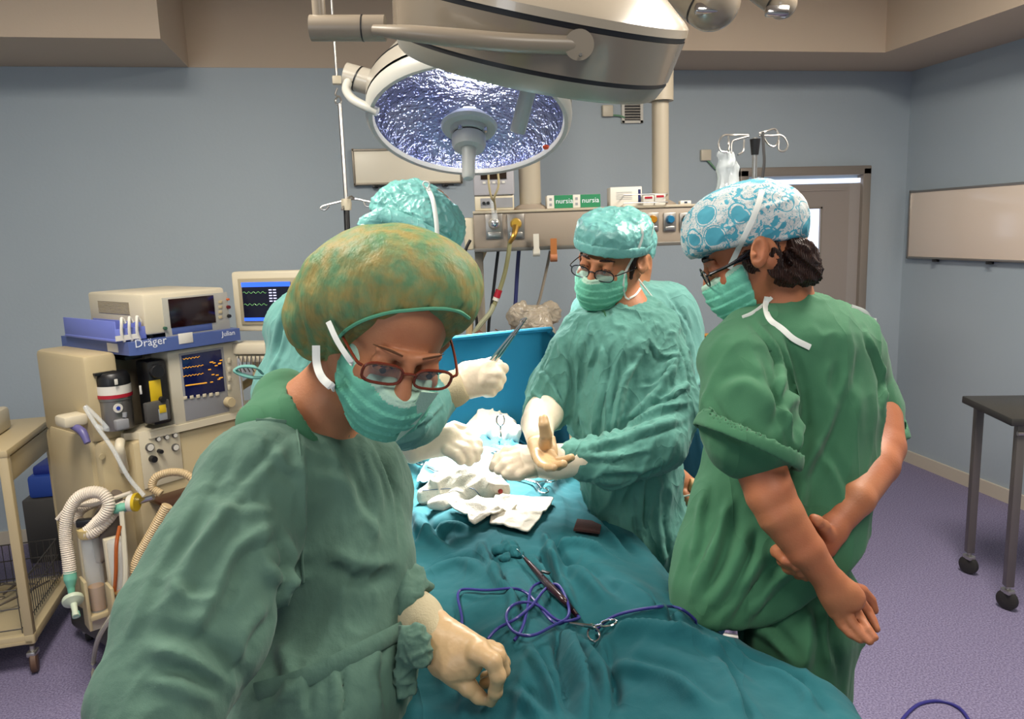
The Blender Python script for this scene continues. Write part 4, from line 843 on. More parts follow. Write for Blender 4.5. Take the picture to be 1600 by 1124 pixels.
M_blue=mat('dark_blue_cloth','1d5166',0.85,bump=[('noise',10,0.010,(1,1,.3))]+FAB,spec=0.2)
M_scrub=mat('green_scrub_cloth','3f7052',0.85,bump=[('noise',7,0.012,(1,1,.4)),('ridge',5,0.006,(1,1,.3))]+FAB,sheen=0.1,spec=0.2)
M_cap=mat('teal_nonwoven','74b5b0',0.35,bump=[('ridge',20,0.003,(1,1,1)),('noise',24,0.004,(1,1,1)),('noise',60,0.002,(1,1,1))],spec=0.5)
M_mask=mat('green_mask','6fc0a6',0.7,bump=[('noise',300,0.0006,(1,1,1)),('noise',25,0.004,(1,1,1))],spec=0.3)
M_maskw=mat('mask_edge','a9cdb9',0.7,bump=[('noise',300,0.0006,(1,1,1))])
M_strap=mat('white_strap','dfe2dc',0.7)
M_glove=mat('latex_glove','c4a47a',0.4,bump=[('noise',45,0.0012,(1,1,1))],sss=0.08,spec=0.4)
M_gloveL=mat('latex_glove_pale','ecdcc4',0.4,bump=[('noise',45,0.0012,(1,1,1))],sss=0.08,spec=0.4)
M_cuff=mat('knit_cuff','b9ac8c',0.85,bump=[('noise',320,0.0012,(1,1,1))])
M_lens=mat('lens_glass','8a9098',0.03,alpha=0.14,spec=0.6)
M_shoe=mat('white_clog','cfcfc8',0.5)
def put(S,h,name,m,parent=None,origin=None,smooth=1,amp=0,rs=6,seed=1,stretch=None,lines=None,label=None,post=None,mi=None,sharp=2.0):
    P,Q=S.mesh(h,smooth)
    if lines:
        bv=bvh_of(P,Q); P=crease(P,vnormals(P,Q),bv,lines)
    if amp:
        N=vnormals(P,Q); r=ridges(P,rs,seed,stretch,sharp)+.4*ridges(P,rs*2.3,seed+50,stretch,sharp); P=P+N*(amp*(r-0.4))[:,None]
    if post: P=post(P,vnormals(P,Q))
    mm=mi(P[Q].mean(1)) if mi else None
    return fromPQ(name,P,Q,m,parent,origin,label,mm)
def person(pieces,m,label,foot,group=None):
    PP=[];QQ=[];n=0
    for S,h in pieces:
        P,Q=S.mesh(h,1); PP.append(P); QQ.append(Q+n); n+=len(P)
    o=fromPQ('person',np.concatenate(PP),np.concatenate(QQ),m,None,(foot[0],foot[1],0))
    return tag(o,label,'person',group)
def lower_body(S,hip,toe,w=0.085):
    """two legs and feet down to the floor; toe = horizontal facing direction"""
    hip=np.asarray(hip,float); t=unit([toe[0],toe[1],0]); s=np.cross(t,(0,0,1))
    S.seg(hip+(0,0,.02)-s*.03,hip+(0,0,.02)+s*.03,.085,.085,k=.04)
    for q in(-1,1):
        a=hip+s*q*.05; kn=np.array([hip[0]+s[0]*q*.06,hip[1]+s[1]*q*.06,.48]); an=np.array([kn[0],kn[1],.09])-t*.03
        S.seg(a,kn,.066,.052,k=.03); S.seg(kn,an,.05,.036,k=.03)
        S.seg(an+(0,0,-.045),an+t*.15+(0,0,-.055),.04,.032,k=.02)
def shoes(hip,toe,parent):
    t=unit([toe[0],toe[1],0]); s=np.cross(t,(0,0,1))
    for q in(-1,1):
        a=np.array([hip[0]+s[0]*q*.062,hip[1]+s[1]*q*.062,.048])-t*.05
        S=Sdf(.02); S.seg(a,a+t*.19,.046,.048,k=.02); S.cut(a-(0,0,.046),(0,0,-1)); S.cut(a+(0,0,.05),unit(np.array((0,0,1))+t*.2)); put(S,.01,'clog',M_shoe,parent)
def gown_skirt(S,hip,r,z0=.38,ratio=.8):
    hip=np.asarray(hip,float); S.seg(hip,np.array([hip[0],hip[1],z0+.1]),r,r*1.12,ratio,k=.06); S.cut((0,0,z0),(0,0,-1))
def mask(H,parent,up=.0,w=1.0,tilt=.3,seed=3,back=.012):
    L=H.L;k=H.k;A=np.array;M=H.M; S=Sdf(.02*k)
    S.ell(L(0,.042,-.048),A((.068*w,.066,.074))*k,M)
    S.ell(L(0,.098,-.03),A((.018,.026,.030))*k,M,k=.03*k); S.ell(L(0,.074,-.1),A((.036,.03,.026))*k,M,k=.03*k)
    S.ell(L(0,.088,-.065),A((.042,.03,.032))*k,M,k=.03*k)
    S.cut(L(0,.1,-.006+up),H.D(0,tilt,1)); S.cut(L(0,back,0),H.D(0,-1,-.1)); S.cut(L(0,.06,-.124),H.D(0,.1,-1))
    def post(P,N):
        q=H.loc(P); z=q[:,2]+.12*q[:,1]; saw=((z*1000/19.0)%1.0); return P+N*(.0030*(saw-.5)*(q[:,2]<-.03)*np.clip((q[:,1]-.02)*30,0,1)+.0012*vnoise(P,30,seed,2))[:,None]*k
    def mi(C):
        q=H.loc(C); e=q[:,2]+tilt*(q[:,1]-.1); return (e>-.014+up)|(q[:,1]<back+.006)
    return put(S,.0028*k,'face_mask',[M_mask,M_maskw],parent,post=post,mi=mi)
def strap(H,pts,parent,wd=.0035,name='mask_strap',m=None):
    Mb().tube([H.L(*p) for p in pts],wd*H.k,6,flat=(H.F*.3+H.R,.35)).build(name,m or M_strap,parent)
def glasses(H,parent,m,a=.026,b=.016,z=.0,y=.113,e=2.6,r=.0017,lens=M_lens,half=None,temples=(-1,1)):
    g=Mb(); ln=[]
    for q in(-1,1):
        pts=[]
        for i in range(20):
            th=2*math.pi*i/20; cx=math.copysign(abs(math.cos(th))**(2/e),math.cos(th))*a; cz=math.copysign(abs(math.sin(th))**(2/e),math.sin(th))*b
            if half is not None: pass
            pts.append(H.L(q*.0335+cx,y-.18*abs(cx+q*.0335)**1.3-0.0,z+cz))
        g.tube(pts,r*H.k,6,closed=True,sm=1); ln.append(pts)
    g.tube([H.L(-.009,y-.001,z+.004),H.L(0,y+.002,z+.007),H.L(.009,y-.001,z+.004)],r*H.k,6)
    for q in temples: g.tube([H.L(q*.060,y-.006,z+.006),H.L(q*.068,y-.016,z+.008),H.L(q*.079,.03,z+.008),H.L(q*.081,-.012,z+.006),H.L(q*.079,-.03,z-.02)],r*H.k,6)
    o=g.build('glasses',m,parent)
    for pts in ln:
        c=np.mean(pts,0); l=Mb(); n=len(pts); l.add(pts+[c+H.F*.002]+[p-H.F*.001 for p in pts]+[c+H.F*.001],[[i,(i+1)%n,n] for i in range(n)]+[[n+1+(i+1)%n,n+1+i,2*n+1] for i in range(n)]); l.build('lens',lens,o)
    return o
def eyes(H,parent,look=(0,0),brow=None,bw=1.0):
    k=H.k
    for q in(-1,1):
        c=H.L(q*.031,.0925,-.003); 
        n=14; pr=[c+H.D(.0115*k*math.cos(t),-.0035*k*abs(math.cos(t)),.0042*k*math.sin(t)) for t in np.linspace(0,2*math.pi,n+1)[:-1]]
        e=Mb(); e.add(pr+[c+H.F*.0085*k]+[p-H.F*.006 for p in pr],[[i,(i+1)%n,n] for i in range(n)]+[[(i+1)%n,i,n+1+i,n+1+(i+1)%n] for i in range(n)],0,True); e=e.build('eye',M_eye,parent)
        ce=c+H.D(look[0],0,look[1]*.5)+H.F*.0070*k
        Mb().lathe([(.0044*k,-.002),(.0040*k,.0012*k),(.0001,.0018*k)],ce,H.F,14).build('iris',M_iris,e)
        Mb().tube([c+H.D(.0125*k*math.cos(t),.0065*k-.0045*k*abs(math.cos(t)),.0048*k*math.sin(t)) for t in np.linspace(.1,math.pi-.1,7)],.0012*k,6).build('eyelashes',M_hairD,parent)
        pts=[H.L(q*(.013+.0115*i),.1005-.0035*i*i*.6,.0215+.003*math.sin(i*1.1)) for i in range(4)]
        Mb().tube(pts,[.002*k*bw,.0034*k*bw,.003*k*bw,.001*k*bw],6,flat=(H.F,.5)).build('eyebrow',brow or M_hairD,parent)
def hand_sdf(S,wrist,palm,fingers,k=.006,pk=.02,palmratio=.55):
    """wrist,(point,r); palm: list of chains; fingers: list of [(point,r)...]"""
    for c in palm: S.chain(c,palmratio,pk)
    for f in fingers: S.chain(f,.95,k)
    return S

def bvh_obj(objs):
    V=[];Fc=[]
    for o in objs:
        n=len(V); M=world_of(o); V+=[M@v.co for v in o.data.vertices]; Fc+=[[i+n for i in f.vertices] for f in o.data.polygons]
    return BVHTree.FromPolygons(V,Fc)
def ribbon(objs,pts,wd,m,name,parent,lift=.003,flat=.3):
    bv=bvh_obj(objs); out=[]
    for x,y,_ in smooth_path([np.array([a,b,0.]) for a,b in pts],5):
        h=hitpx(bv,x,y)
        if h is not None: out.append(h-unit(ray(x,y))*lift)
    out=[p for i,p in enumerate(out) if i==0 or np.linalg.norm(p-out[i-1])<.06]
    if len(out)>2:
        k=np.array(out); k[1:-1]=(k[:-2]+k[1:-1]+k[2:])/3; Mb().tube(list(k),wd,6,sm=1,flat=(FW,flat)).build(name,m,parent)
# ---------------------------------------------------------------- the nurse in front (nearest the camera, left)
def woman():
    H=Head(W(612,512,1.19),CV(.31,.57,-.74),CV(.36,-.8,-.46),1.15)
    B=Sdf(.05); B.chain([J(492,690,1.27,48),J(500,780,1.28,75),J(530,1000,1.27,70)],.8,.06)
    hip=np.array([*W(545,1200,1.26)[:2],.88])+(-.07,-.02,0); B.seg(W(530,1000,1.27),hip,.07,.08,.8,k=.05)
    B.chain([J(430,735,1.18,40),J(320,950,1.06,42),J(250,1140,.97,36)],1,.015); B.chain([J(565,760,1.38,28),J(590,895,1.36,26),J(660,978,1.24,20)],1,.01)
    lower_body(B,hip,(.8,1))
    Hd=Sdf(.03); H.skull(Hd); Hd.seg(H.L(0,-.035,-.03),W(478,668,1.27),.053,.062,k=.05); Hd.seg(W(478,668,1.27),W(500,720,1.28),.062,.08,k=.05)
    p=person([(Hd,.003),(B,.012)],M_skin,'nurse in sage green gown and net cap leaning over nearest the camera',hip)
    shoes(hip,(.8,1),p); eyes(H,p,(0,-.002),mat('light_brow','6b4426',.6),.6)
    # hair under the net and at the temple
    S=Sdf(.02); S.ell(H.L(0,-.02,.052),(.083,.10,.082),H.M,k=.02); S.ell(H.L(.0,.0,.045),(.079,.072,.060),H.M)
    S.cut(H.L(0,.062,.062),H.D(0,1,-.55)); 
    S.ell(H.L(.066,.015,.018),(.014,.035,.032),H.M,k=.015); S.ell(H.L(.04,-.09,-.02),(.05,.04,.06),H.M,k=.02)
    put(S,.004,'hair',M_hairB,p,amp=.004,rs=25,seed=5,stretch=(H.D(.2,.8,.4),5))
    # bouffant cap: see-through green net, gathered at the hem
    S=Sdf(.03); S.ell(W(602,461,1.192),(.139,.110,.128),np.array([unit(CV(1,.06,.1)),unit(CV(0,-1,0)),unit(CV(0,0,1))]))
    S.ell(W(508,508,1.22),(.062,.055,.06),k=.05); S.ell(W(686,456,1.16),(.055,.055,.055),k=.05)
    S.cut(W(655,476,1.07),CV(.20,.86,-.46)); S.cut(W(500,585,1.2),CV(-.2,1,0),.02)
    def post(P,N):
        q=P-W(604,470,1.18); a=q@unit(CV(1,0,.2)); b=q@unit(CV(0,1,0)); wgt=np.clip((b+.06)*9,0.1,1)
        g=np.abs(np.sin(a*75+2.2*np.sin(b*14)+3*vnoise(P,5,3,1)))
        return P+N*(-.0050*(1-g)**2*wgt+.003*vnoise(P,12,8,2))[:,None]
    M=mat('green_net_cap','587f58',0.6,bump=[('noise',70,0.004,(1,1,.25)),('noise',160,0.0015,(1,1,.3))],vary=(38,'8b7f48',0.36,0.64),spec=0.35,sss=None)
    c=put(S,.004,'bouffant_cap',M,p,post=post)
    P,Q=S.mesh(.004,1); o_=W(655,476,1.07); n_=unit(CV(.20,.86,-.46)); dd=(P-o_)@n_; I=P[(np.abs(dd)<.004)]; q=(I-CAM); px=800+FP*(q@RT)/(q@FW); dep=q@FW
    pts=[]
    for x in range(505,742,9):
        m_=np.abs(px-x)<7
        if m_.sum()<3: continue
        k=I[m_]; dk=dep[m_]; k=k[dk<dk.min()+.012]; pts.append(k.mean(0)-FW*.002)
    pts=np.array(pts); pts[1:-1]=(pts[:-2]+pts[1:-1]+pts[2:])/3
    Mb().tube(list(pts),.0028,6,sm=2).build('hem',mat('cap_hem','57a07e',0.7),c)
    mk=mask(H,p,w=1.0,tilt=.3,up=-.016)
    # loose side flap of the mask, ties
    a,b_,c_=H.L(-.03,.118,-.02),H.L(-.052,.098,-.10),H.L(-.012,.118,-.09)
    Mb().add([H.L(-.018,.121,-.014),H.L(-.048,.108,-.022),H.L(-.03,.115,-.075),H.L(-.012,.118,-.10),H.L(-.018,.119,-.014),H.L(-.048,.106,-.022),H.L(-.03,.113,-.075),H.L(-.012,.116,-.10)],[[0,1,2,3],[7,6,5,4],[0,4,5,1],[1,5,6,2],[2,6,7,3],[3,7,4,0]]).build('flap',M_maskw,mk)
    R=lambda pts,wd=.0055:Mb().tube(pts,wd,6,flat=(CV(0,0,1),.3)).build('mask_strap',M_strap,mk)
    R([W(513,503,1.08),W(528,535,1.07),W(550,568,1.07),H.L(.066,.03,-.025)],.0045)
    R([W(494,540,1.10),W(495,568,1.10),W(503,590,1.09),W(520,606,1.09),H.L(.062,.022,-.09)],.0065)
    glasses(H,p,mat('tortoise_frame','6b2a17',0.2,spec=.6),.0250,.0145,z=-.003,y=.110,r=.0020,e=3)
    # green scrub collar
    S=Sdf(.03); S.chain([J(405,672,1.18,34),J(465,672,1.22,50),J(540,690,1.28,36)],.9,.03)
    S.seg(W(440,622,1.29),W(462,665,1.26),.045,.08,k=.03); S.seg(W(395,655,1.2),W(450,610,1.31),.022,.03,k=.03); S.seg(H.L(0,-.05,-.05),W(492,652,1.24),.047,.060,k=.01,op='d')
    put(S,.005,'scrub_collar',M_scrub,p)
    # surgical gown
    S=Sdf(.05)
    S.chain([J(490,775,1.27,118),J(525,880,1.27,104),J(540,1000,1.26,94),J(535,1130,1.26,98)],.85,.08)
    S.seg(W(420,728,1.19),W(585,755,1.38),.078,.062,k=.06)
    S.chain([J(392,760,1.15,88),J(348,880,1.08,98),J(300,985,1.02,102),J(245,1110,.96,86),J(215,1190,.92,66)],.8,.05)
    S.ell(W(585,760,1.34),(.05,.06,.09),k=.05)
    S.seg(W(500,1090,1.2),hip,.13,.17,.9); gown_skirt(S,hip,.15,.36)
    S.cut(W(440,650,1.12),CV(.03,-1,-.12),.012)
    S.cut(W(540,668,1.10),CV(.35,-1,-.3),.012)
    ln=[([(470,700),(474,760),(472,830),(466,880)],9,9),([(395,690),(350,790),(300,880),(250,960)],13,7),([(455,690),(400,750),(330,830),(270,900)],11,8,-1),
        ([(440,820),(370,860),(330,940),(300,1000)],12,11),([(445,835),(455,880),(442,930),(440,960)],9,12,-1),([(420,940),(380,990),(370,1040)],13,9),
        ([(230,1010),(300,1030),(380,1090)],14,14),([(225,1060),(290,1075),(340,1100)],11,9),([(500,880),(560,905),(620,900)],13,-10),([(520,700),(560,790),(600,850)],10,5),
        ([(575,690),(610,780),(622,860)],7,6),([(560,680),(580,740),(598,800)],6,4,-1),([(430,1000),(450,1050),(445,1100)],14,12,-1),([(360,700),(300,800),(240,900),(200,1000)],10,5),
        ([(520,1040),(525,1090),(520,1124)],6,6),([(590,1010),(585,1060),(590,1120)],7,6),([(480,1040),(470,1090),(475,1124)],7,6),([(410,880),(440,905),(490,900)],9,9),([(480,740),(540,760),(560,830)],12,4),
        ([(410,700),(440,740),(470,750)],10,-5),([(320,770),(350,800),(420,800)],10,5),([(260,900),(290,930),(350,940)],10,6)]
    g=put(S,.0055,'surgical_gown',M_gownW,p,lines=ln,amp=.007,rs=4.5,seed=11,stretch=(CV(-.5,1,0),3))
    # neckline seam, waist tie with knot
    bvP,bvQ=S.mesh(.008,1); bv=bvh_of(bvP,bvQ)
    def on(pts,lift=.002):
        o=[]
        for x,y in pts:
            q=hitpx(bv,x,y)
            if q is not None: o.append(q-unit(ray(x,y))*lift)
        return o
    Mb().tube(on([(372,660),(400,658),(440,660),(480,664),(515,674),(545,683)],.004),.0045,6,flat=(CV(0,0,1),.6)).build('neck_binding',M_gownW,g)
    Mb().tube(on([(400,1082),(470,1062),(540,1030),(590,1005),(628,985)],.008),.014,8,flat=(CV(0,0,1),.25)).build('waist_tie',M_gownW,g)
    Mb().tube(on([(463,668),(469,710),(473,760),(474,820),(472,870),(474,910)],.0015),.0022,6).build('shoulder_seam',M_gownW,g)
    S=Sdf(.01); S.ell(W(648,1008,1.16),(.022,.022,.030)); S.seg(W(640,990,1.16),W(632,1080,1.17),.018,.016,.6); S.seg(W(650,1000,1.16),W(662,1030,1.15),.016,.014,.7)
    put(S,.003,'tie_knot',M_gownW,g,amp=.006,rs=22,seed=3)
    S=Sdf(.02); S.chain([J(560,900,1.36,42),J(628,925,1.26,38),J(640,940,1.25,37)],1,.02); S.cut(W(650,945,1.25),CV(.75,.6,-.2))
    put(S,.005,'sleeve',M_gownW,g,amp=.008,rs=12,seed=4)
    # knit cuff and gloved hand resting over the drape
    S=Sdf(.01); S.chain([J(625,938,1.26,36),J(655,965,1.23,33),J(684,996,1.20,30)],.9,.02); c=put(S,.004,'knit_cuff',M_cuff,p)
    d=1.17; S=Sdf(.008)
    hand_sdf(S,None,[[J(672,980,1.21,33),J(692,1006,1.19,34),J(716,1026,d,38),J(738,1030,d-.01,31)],[J(700,1012,1.19,28),J(754,1020,d-.03,18)],[J(696,1030,1.19,28),J(722,1050,d+.01,24)]],
      [[J(745,1020,d-.03,17),J(770,1033,d-.045,13.5),J(778,1056,d-.045,12.2),J(774,1082,d-.03,10.5),J(767,1098,d-.01,8)],
       [J(752,1014,d-.01,16),J(778,1026,d-.01,12.5),J(785,1048,d+.0,11.5),J(772,1066,d+.02,10.5),J(757,1068,d+.02,9)],
       [J(750,1012,d+.02,15),J(776,1018,d+.03,12),J(786,1036,d+.04,11),J(774,1056,d+.05,10),J(758,1058,d+.05,9)],
       [J(745,1012,d+.04,13),J(766,1012,d+.06,10.5),J(780,1028,d+.07,10),J(770,1046,d+.08,9)],
       [J(702,1036,d+.01,24),J(716,1056,d-.0,18.5),J(732,1074,d-.01,14),J(748,1089,d-.01,11),J(755,1094,d-.01,8.5)]],k=.006,pk=.02,palmratio=.62)
    put(S,.0022,'latex_glove',M_glove,p,amp=.0004,rs=25,seed=9)
    return H
HW=woman()
def surgeon_cap(H,p,m,hem_o,hem_n,top=.085,r=(.090,.112),band=True,c=(0,-.012,.05),seed=2,amp=.003,mi=None,flat=None,name='surgical_cap',bandm=None,crown=False):
    S=Sdf(.02); k=H.k
    S.ell(H.L(*c),np.array((r[0],r[1],top))*k,H.M); S.seg(H.L(c[0],c[1],c[2]-.02),H.L(c[0],c[1],c[2]+.02),r[0]*k*.97,r[0]*k*.93,r[1]/r[0],k=.03,vdir=H.F)
    if crown: S.ell(H.L(c[0],c[1],c[2]+.022),np.array((r[0]*.97,r[1]*.95,.052))*k,H.M)
    if flat: S.cut(H.L(0,0,flat),H.D(0,.1,1),.03)
    S.cut(hem_o,hem_n)
    o=put(S,.004,name,m,p,amp=amp,rs=14,seed=seed,post=lambda P,N:P+N*(.0022*vnoise(P,16,seed,2))[:,None],mi=mi)
    if band:
        S.cut(hem_o-unit(hem_n)*.027*k,-unit(hem_n)); S.p=[tuple(list(q[:3])+[q[3]+.0035]+list(q[4:])) if q[0]=='e' else q for q in S.p]
        S.p=[tuple(list(q[:7])+[q[7]+.0035,q[8]+.0035]+list(q[9:])) if q[0]=='s' else q for q in S.p]
        put(S,.004,'cap_band',bandm or m,o,amp=.001,rs=20,seed=seed)
    return o
# ---------------------------------------------------------------- the surgeon across the table, centre
def surgeon_c():
    H=Head(W(953,405,2.03),CV(-.5,.33,-.79),CV(.10,-.93,-.33),1.0)
    hip=np.array([*W(1005,860,2.02)[:2],.90])+(.015,.0,0)
    B=Sdf(.05); B.chain([J(975,500,2.06,40),J(975,580,2.04,62),J(990,720,2.02,55)],.8,.06); B.seg(W(990,720,2.02),hip,.08,.085,.8)
    B.chain([J(1036,560,2.0,20),J(1048,655,1.92,18),J(930,718,1.84,15)],1,.01); B.chain([J(895,550,2.0,20),J(855,640,2.0,18),J(845,668,1.88,15)],1,.01)
    lower_body(B,hip,(-1,.1))
    Hd=Sdf(.03); H.skull(Hd); ea=np.array([unit(CV(1,.1,.5)),unit(CV(-.1,1,0)),unit(CV(-.5,0,1))]); Hd.ell(W(1004,410,1.985),(.016,.031,.009),ea,k=.006); Hd.ell(W(1003,408,1.975),(.009,.020,.008),ea,k=.004,op='d'); Hd.seg(H.L(0,-.035,-.03),W(985,500,2.06),.048,.055,k=.025); Hd.seg(W(985,500,2.06),W(985,520,2.06),.058,.075,k=.04)
    p=person([(Hd,.003),(B,.012)],M_skin,'surgeon with glasses and open gloved palm standing across the table',hip)
    shoes(hip,(-1,.1),p); eyes(H,p,(.002,-.003))
    S=Sdf(.01); S.ell(H.L(0,-.06,.0),(.072,.052,.06),H.M); S.cut(H.L(0,0,.03),H.D(0,0,1)); S.cut(H.L(0,-.040,0),H.D(0,1,0)); 
    for q in(-1,1): S.seg(H.L(q*.073,.016,.03),H.L(q*.071,.02,-.03),.008,.006,k=.005)
    put(S,.003,'hair',M_hairD,p,amp=.002,rs=60,seed=3,stretch=(H.U,4))
    hc=W(943,402,1.93); surgeon_cap(H,p,M_cap,hc,H.D(0,.05,-1)*1.0,top=.070,r=(.092,.112),c=(0,-.012,.062),amp=.004,flat=.118,crown=True)
    S=Sdf(.01); S.ell(W(1012,385,2.1),(.014,.025,.038)); 
    mk=mask(H,p,w=1.03,tilt=.3,up=-.014)
    for a in ([(-.07,.012,-.03),(-.082,.0,.02),(-.095,-.03,.075),(-.09,-.05,.10)],[(-.068,.012,-.085),(-.072,-.01,-.088),(-.07,-.04,-.07),(-.05,-.075,-.055)],[(.07,.012,-.03),(.082,.0,.02),(.09,-.03,.08)]):
        strap(H,a,mk,.003)
    Mb().tube([H.L(-.05,-.075,-.055),W(1022,468,2.12),W(1030,480,2.1),W(1024,492,2.08),W(1034,498,2.08)],.003,6).build('mask_tie',M_strap,mk)
    cp=[o for o in p.children if o.name.startswith('surgical_cap')][0]
    ribbon([cp,mk,p],[(1001,350),(1004,368),(998,388),(986,408),(976,428)],.0035,M_strap,'mask_strap',mk,.003)
    ribbon([cp,mk,p],[(976,428),(974,445),(977,464),(984,468)],.0028,M_strap,'mask_edge',mk,.002)
    ribbon([mk,p],[(984,466),(994,460),(1002,448),(1006,438)],.003,M_strap,'mask_strap',mk,.003)
    glasses(H,p,mat('dark_wire_frame','20222c',0.25,0.6),.0255,.0145,z=-.013,y=.112,r=.0014,e=2.4)
    S=Sdf(.02); S.chain([J(985,497,2.06,38),J(975,510,2.03,52)],.95,.03); S.seg(H.L(0,-.04,-.05),W(980,495,2.0),.05,.062,k=.006,op='d')
    put(S,.005,'scrub_collar',M_scrub,p)
    S=Sdf(.04)
    S.chain([J(968,560,2.03,84),J(970,640,2.02,78),J(985,740,2.0,70),J(1000,850,2.0,66)],.85,.06)
    S.seg(W(915,520,2.04),W(1022,520,2.03),.062,.066,k=.05); S.seg(W(985,492,2.06),W(980,520,2.05),.06,.085,k=.04); S.seg(W(1000,482,2.08),W(1035,508,2.05),.036,.045,k=.03)
    S.chain([J(1036,555,1.99,41),J(1050,640,1.92,41),J(1030,695,1.86,42),J(950,722,1.84,38),J(892,716,1.82,28)],.95,.03)
    S.chain([J(895,550,2.01,40),J(868,610,2.01,38),J(850,645,1.98,35)],.95,.03)
    gown_skirt(S,hip,.145,.36)
    S.cut(W(962,494,1.95),CV(-.15,-1,-.5),.01)
    ln=[([(870,520),(885,580),(880,640)],6,6),([(905,540),(900,620),(895,690)],5,4),([(930,520),(945,580),(930,660),(925,720)],5,4),([(960,590),(950,650),(945,700)],5,4),
        ([(985,560),(970,620),(955,690)],7,8),([(1000,560),(975,600),(965,640)],6,7,-1),([(1050,520),(1068,580),(1075,640)],4,4),([(1060,540),(1040,600),(1000,640),(965,660)],5,6),
        ([(1075,630),(1030,640),(980,665)],5,7),([(1070,655),(1020,670),(960,690),(910,702)],6,8),([(1020,700),(960,715),(900,712)],5,6),([(1040,720),(1000,735),(940,735)],6,6),
        ([(840,580),(860,600),(880,640)],4,5),([(830,610),(850,630),(870,650)],4,5,-1),([(1000,760),(1000,820),(1010,880)],5,5),([(1030,750),(1030,820),(1040,890)],5,5),([(970,770),(985,830),(1000,870)],5,4),
        ([(1010,530),(1030,560),(1060,560)],4,-4),([(920,500),(930,540),(915,580)],4,4),([(1075,600),(1045,620),(1010,625)],4,5),([(1060,570),(1030,600),(1000,605)],4,4,-1)]
    g=put(S,.005,'surgical_gown',M_gownC,p,lines=ln,amp=.008,rs=8,seed=21,stretch=(CV(-.25,1,0),3.2),sharp=2.5)
    # knit cuff and gloves
    S=Sdf(.01); S.chain([J(905,718,1.82,27),J(868,722,1.82,25),J(845,724,1.83,23)],1,.02); S.chain([J(850,646,1.96,31),J(840,662,1.90,26),J(843,683,1.82,22)],1,.004); put(S,.004,'knit_cuff',M_gloveL,p)
    d=1.72; S=Sdf(.006)   # open right palm, thumb up, fingers towards the camera
    hand_sdf(S,None,[[J(842,676,1.84,19),J(845,692,d+.05,19),J(850,708,d+.01,18)],[J(856,686,d+.02,12),J(861,712,d,11)],[J(838,690,d+.04,12),J(843,714,d+.01,11)]],
      [[J(852,694,d+.0,11),J(853,680,d-.045,10),J(850,664,d-.055,8.8),J(849,655,d-.05,7.8)],
       [J(860,712,d-.01,9),J(870,723,d-.03,8.2),J(882,720,d-.05,7.4),J(893,715,d-.07,6)],
       [J(854,716,d-.01,9),J(861,727,d-.05,8.6),J(872,728,d-.08,7.8),J(881,725,d-.10,6.4)],
       [J(846,714,d-.0,8.6),J(850,726,d-.05,8.2),J(857,731,d-.09,7.4),J(865,731,d-.115,6.2)],
       [J(839,708,d+.01,8.0),J(841,719,d-.03,7.4),J(846,726,d-.06,6.6),J(851,729,d-.08,5.6)]],k=.0022,pk=.014,palmratio=.5)
    put(S,.0020,'latex_glove',M_glove,p)  # tan instead of the pale glove: shade on the palm put into its colour
    S=Sdf(.006); d=1.83  # left hand reaching into the drapes
    hand_sdf(S,None,[[J(862,722,1.82,24),J(830,722,d,24),J(808,716,d+.02,22)]],
      [[J(812,708,d+.02,10),J(792,706,d+.04,9),J(778,716,d+.03,8),J(772,724,d+.02,7)],[J(808,714,d,10),J(788,716,d,9),J(774,726,d,8),J(770,732,d,7)],[J(808,722,d-.01,10),J(790,726,d-.02,9),J(779,735,d-.02,8)],
       [J(812,730,d-.02,9),J(798,736,d-.03,8),J(790,742,d-.03,7)],[J(830,735,d-.02,11),J(812,742,d-.03,9),J(798,744,d-.03,8)]],k=.006,pk=.016,palmratio=.7)
    put(S,.0025,'latex_glove',M_gloveL,p,amp=.0004,rs=25,seed=5)
surgeon_c()
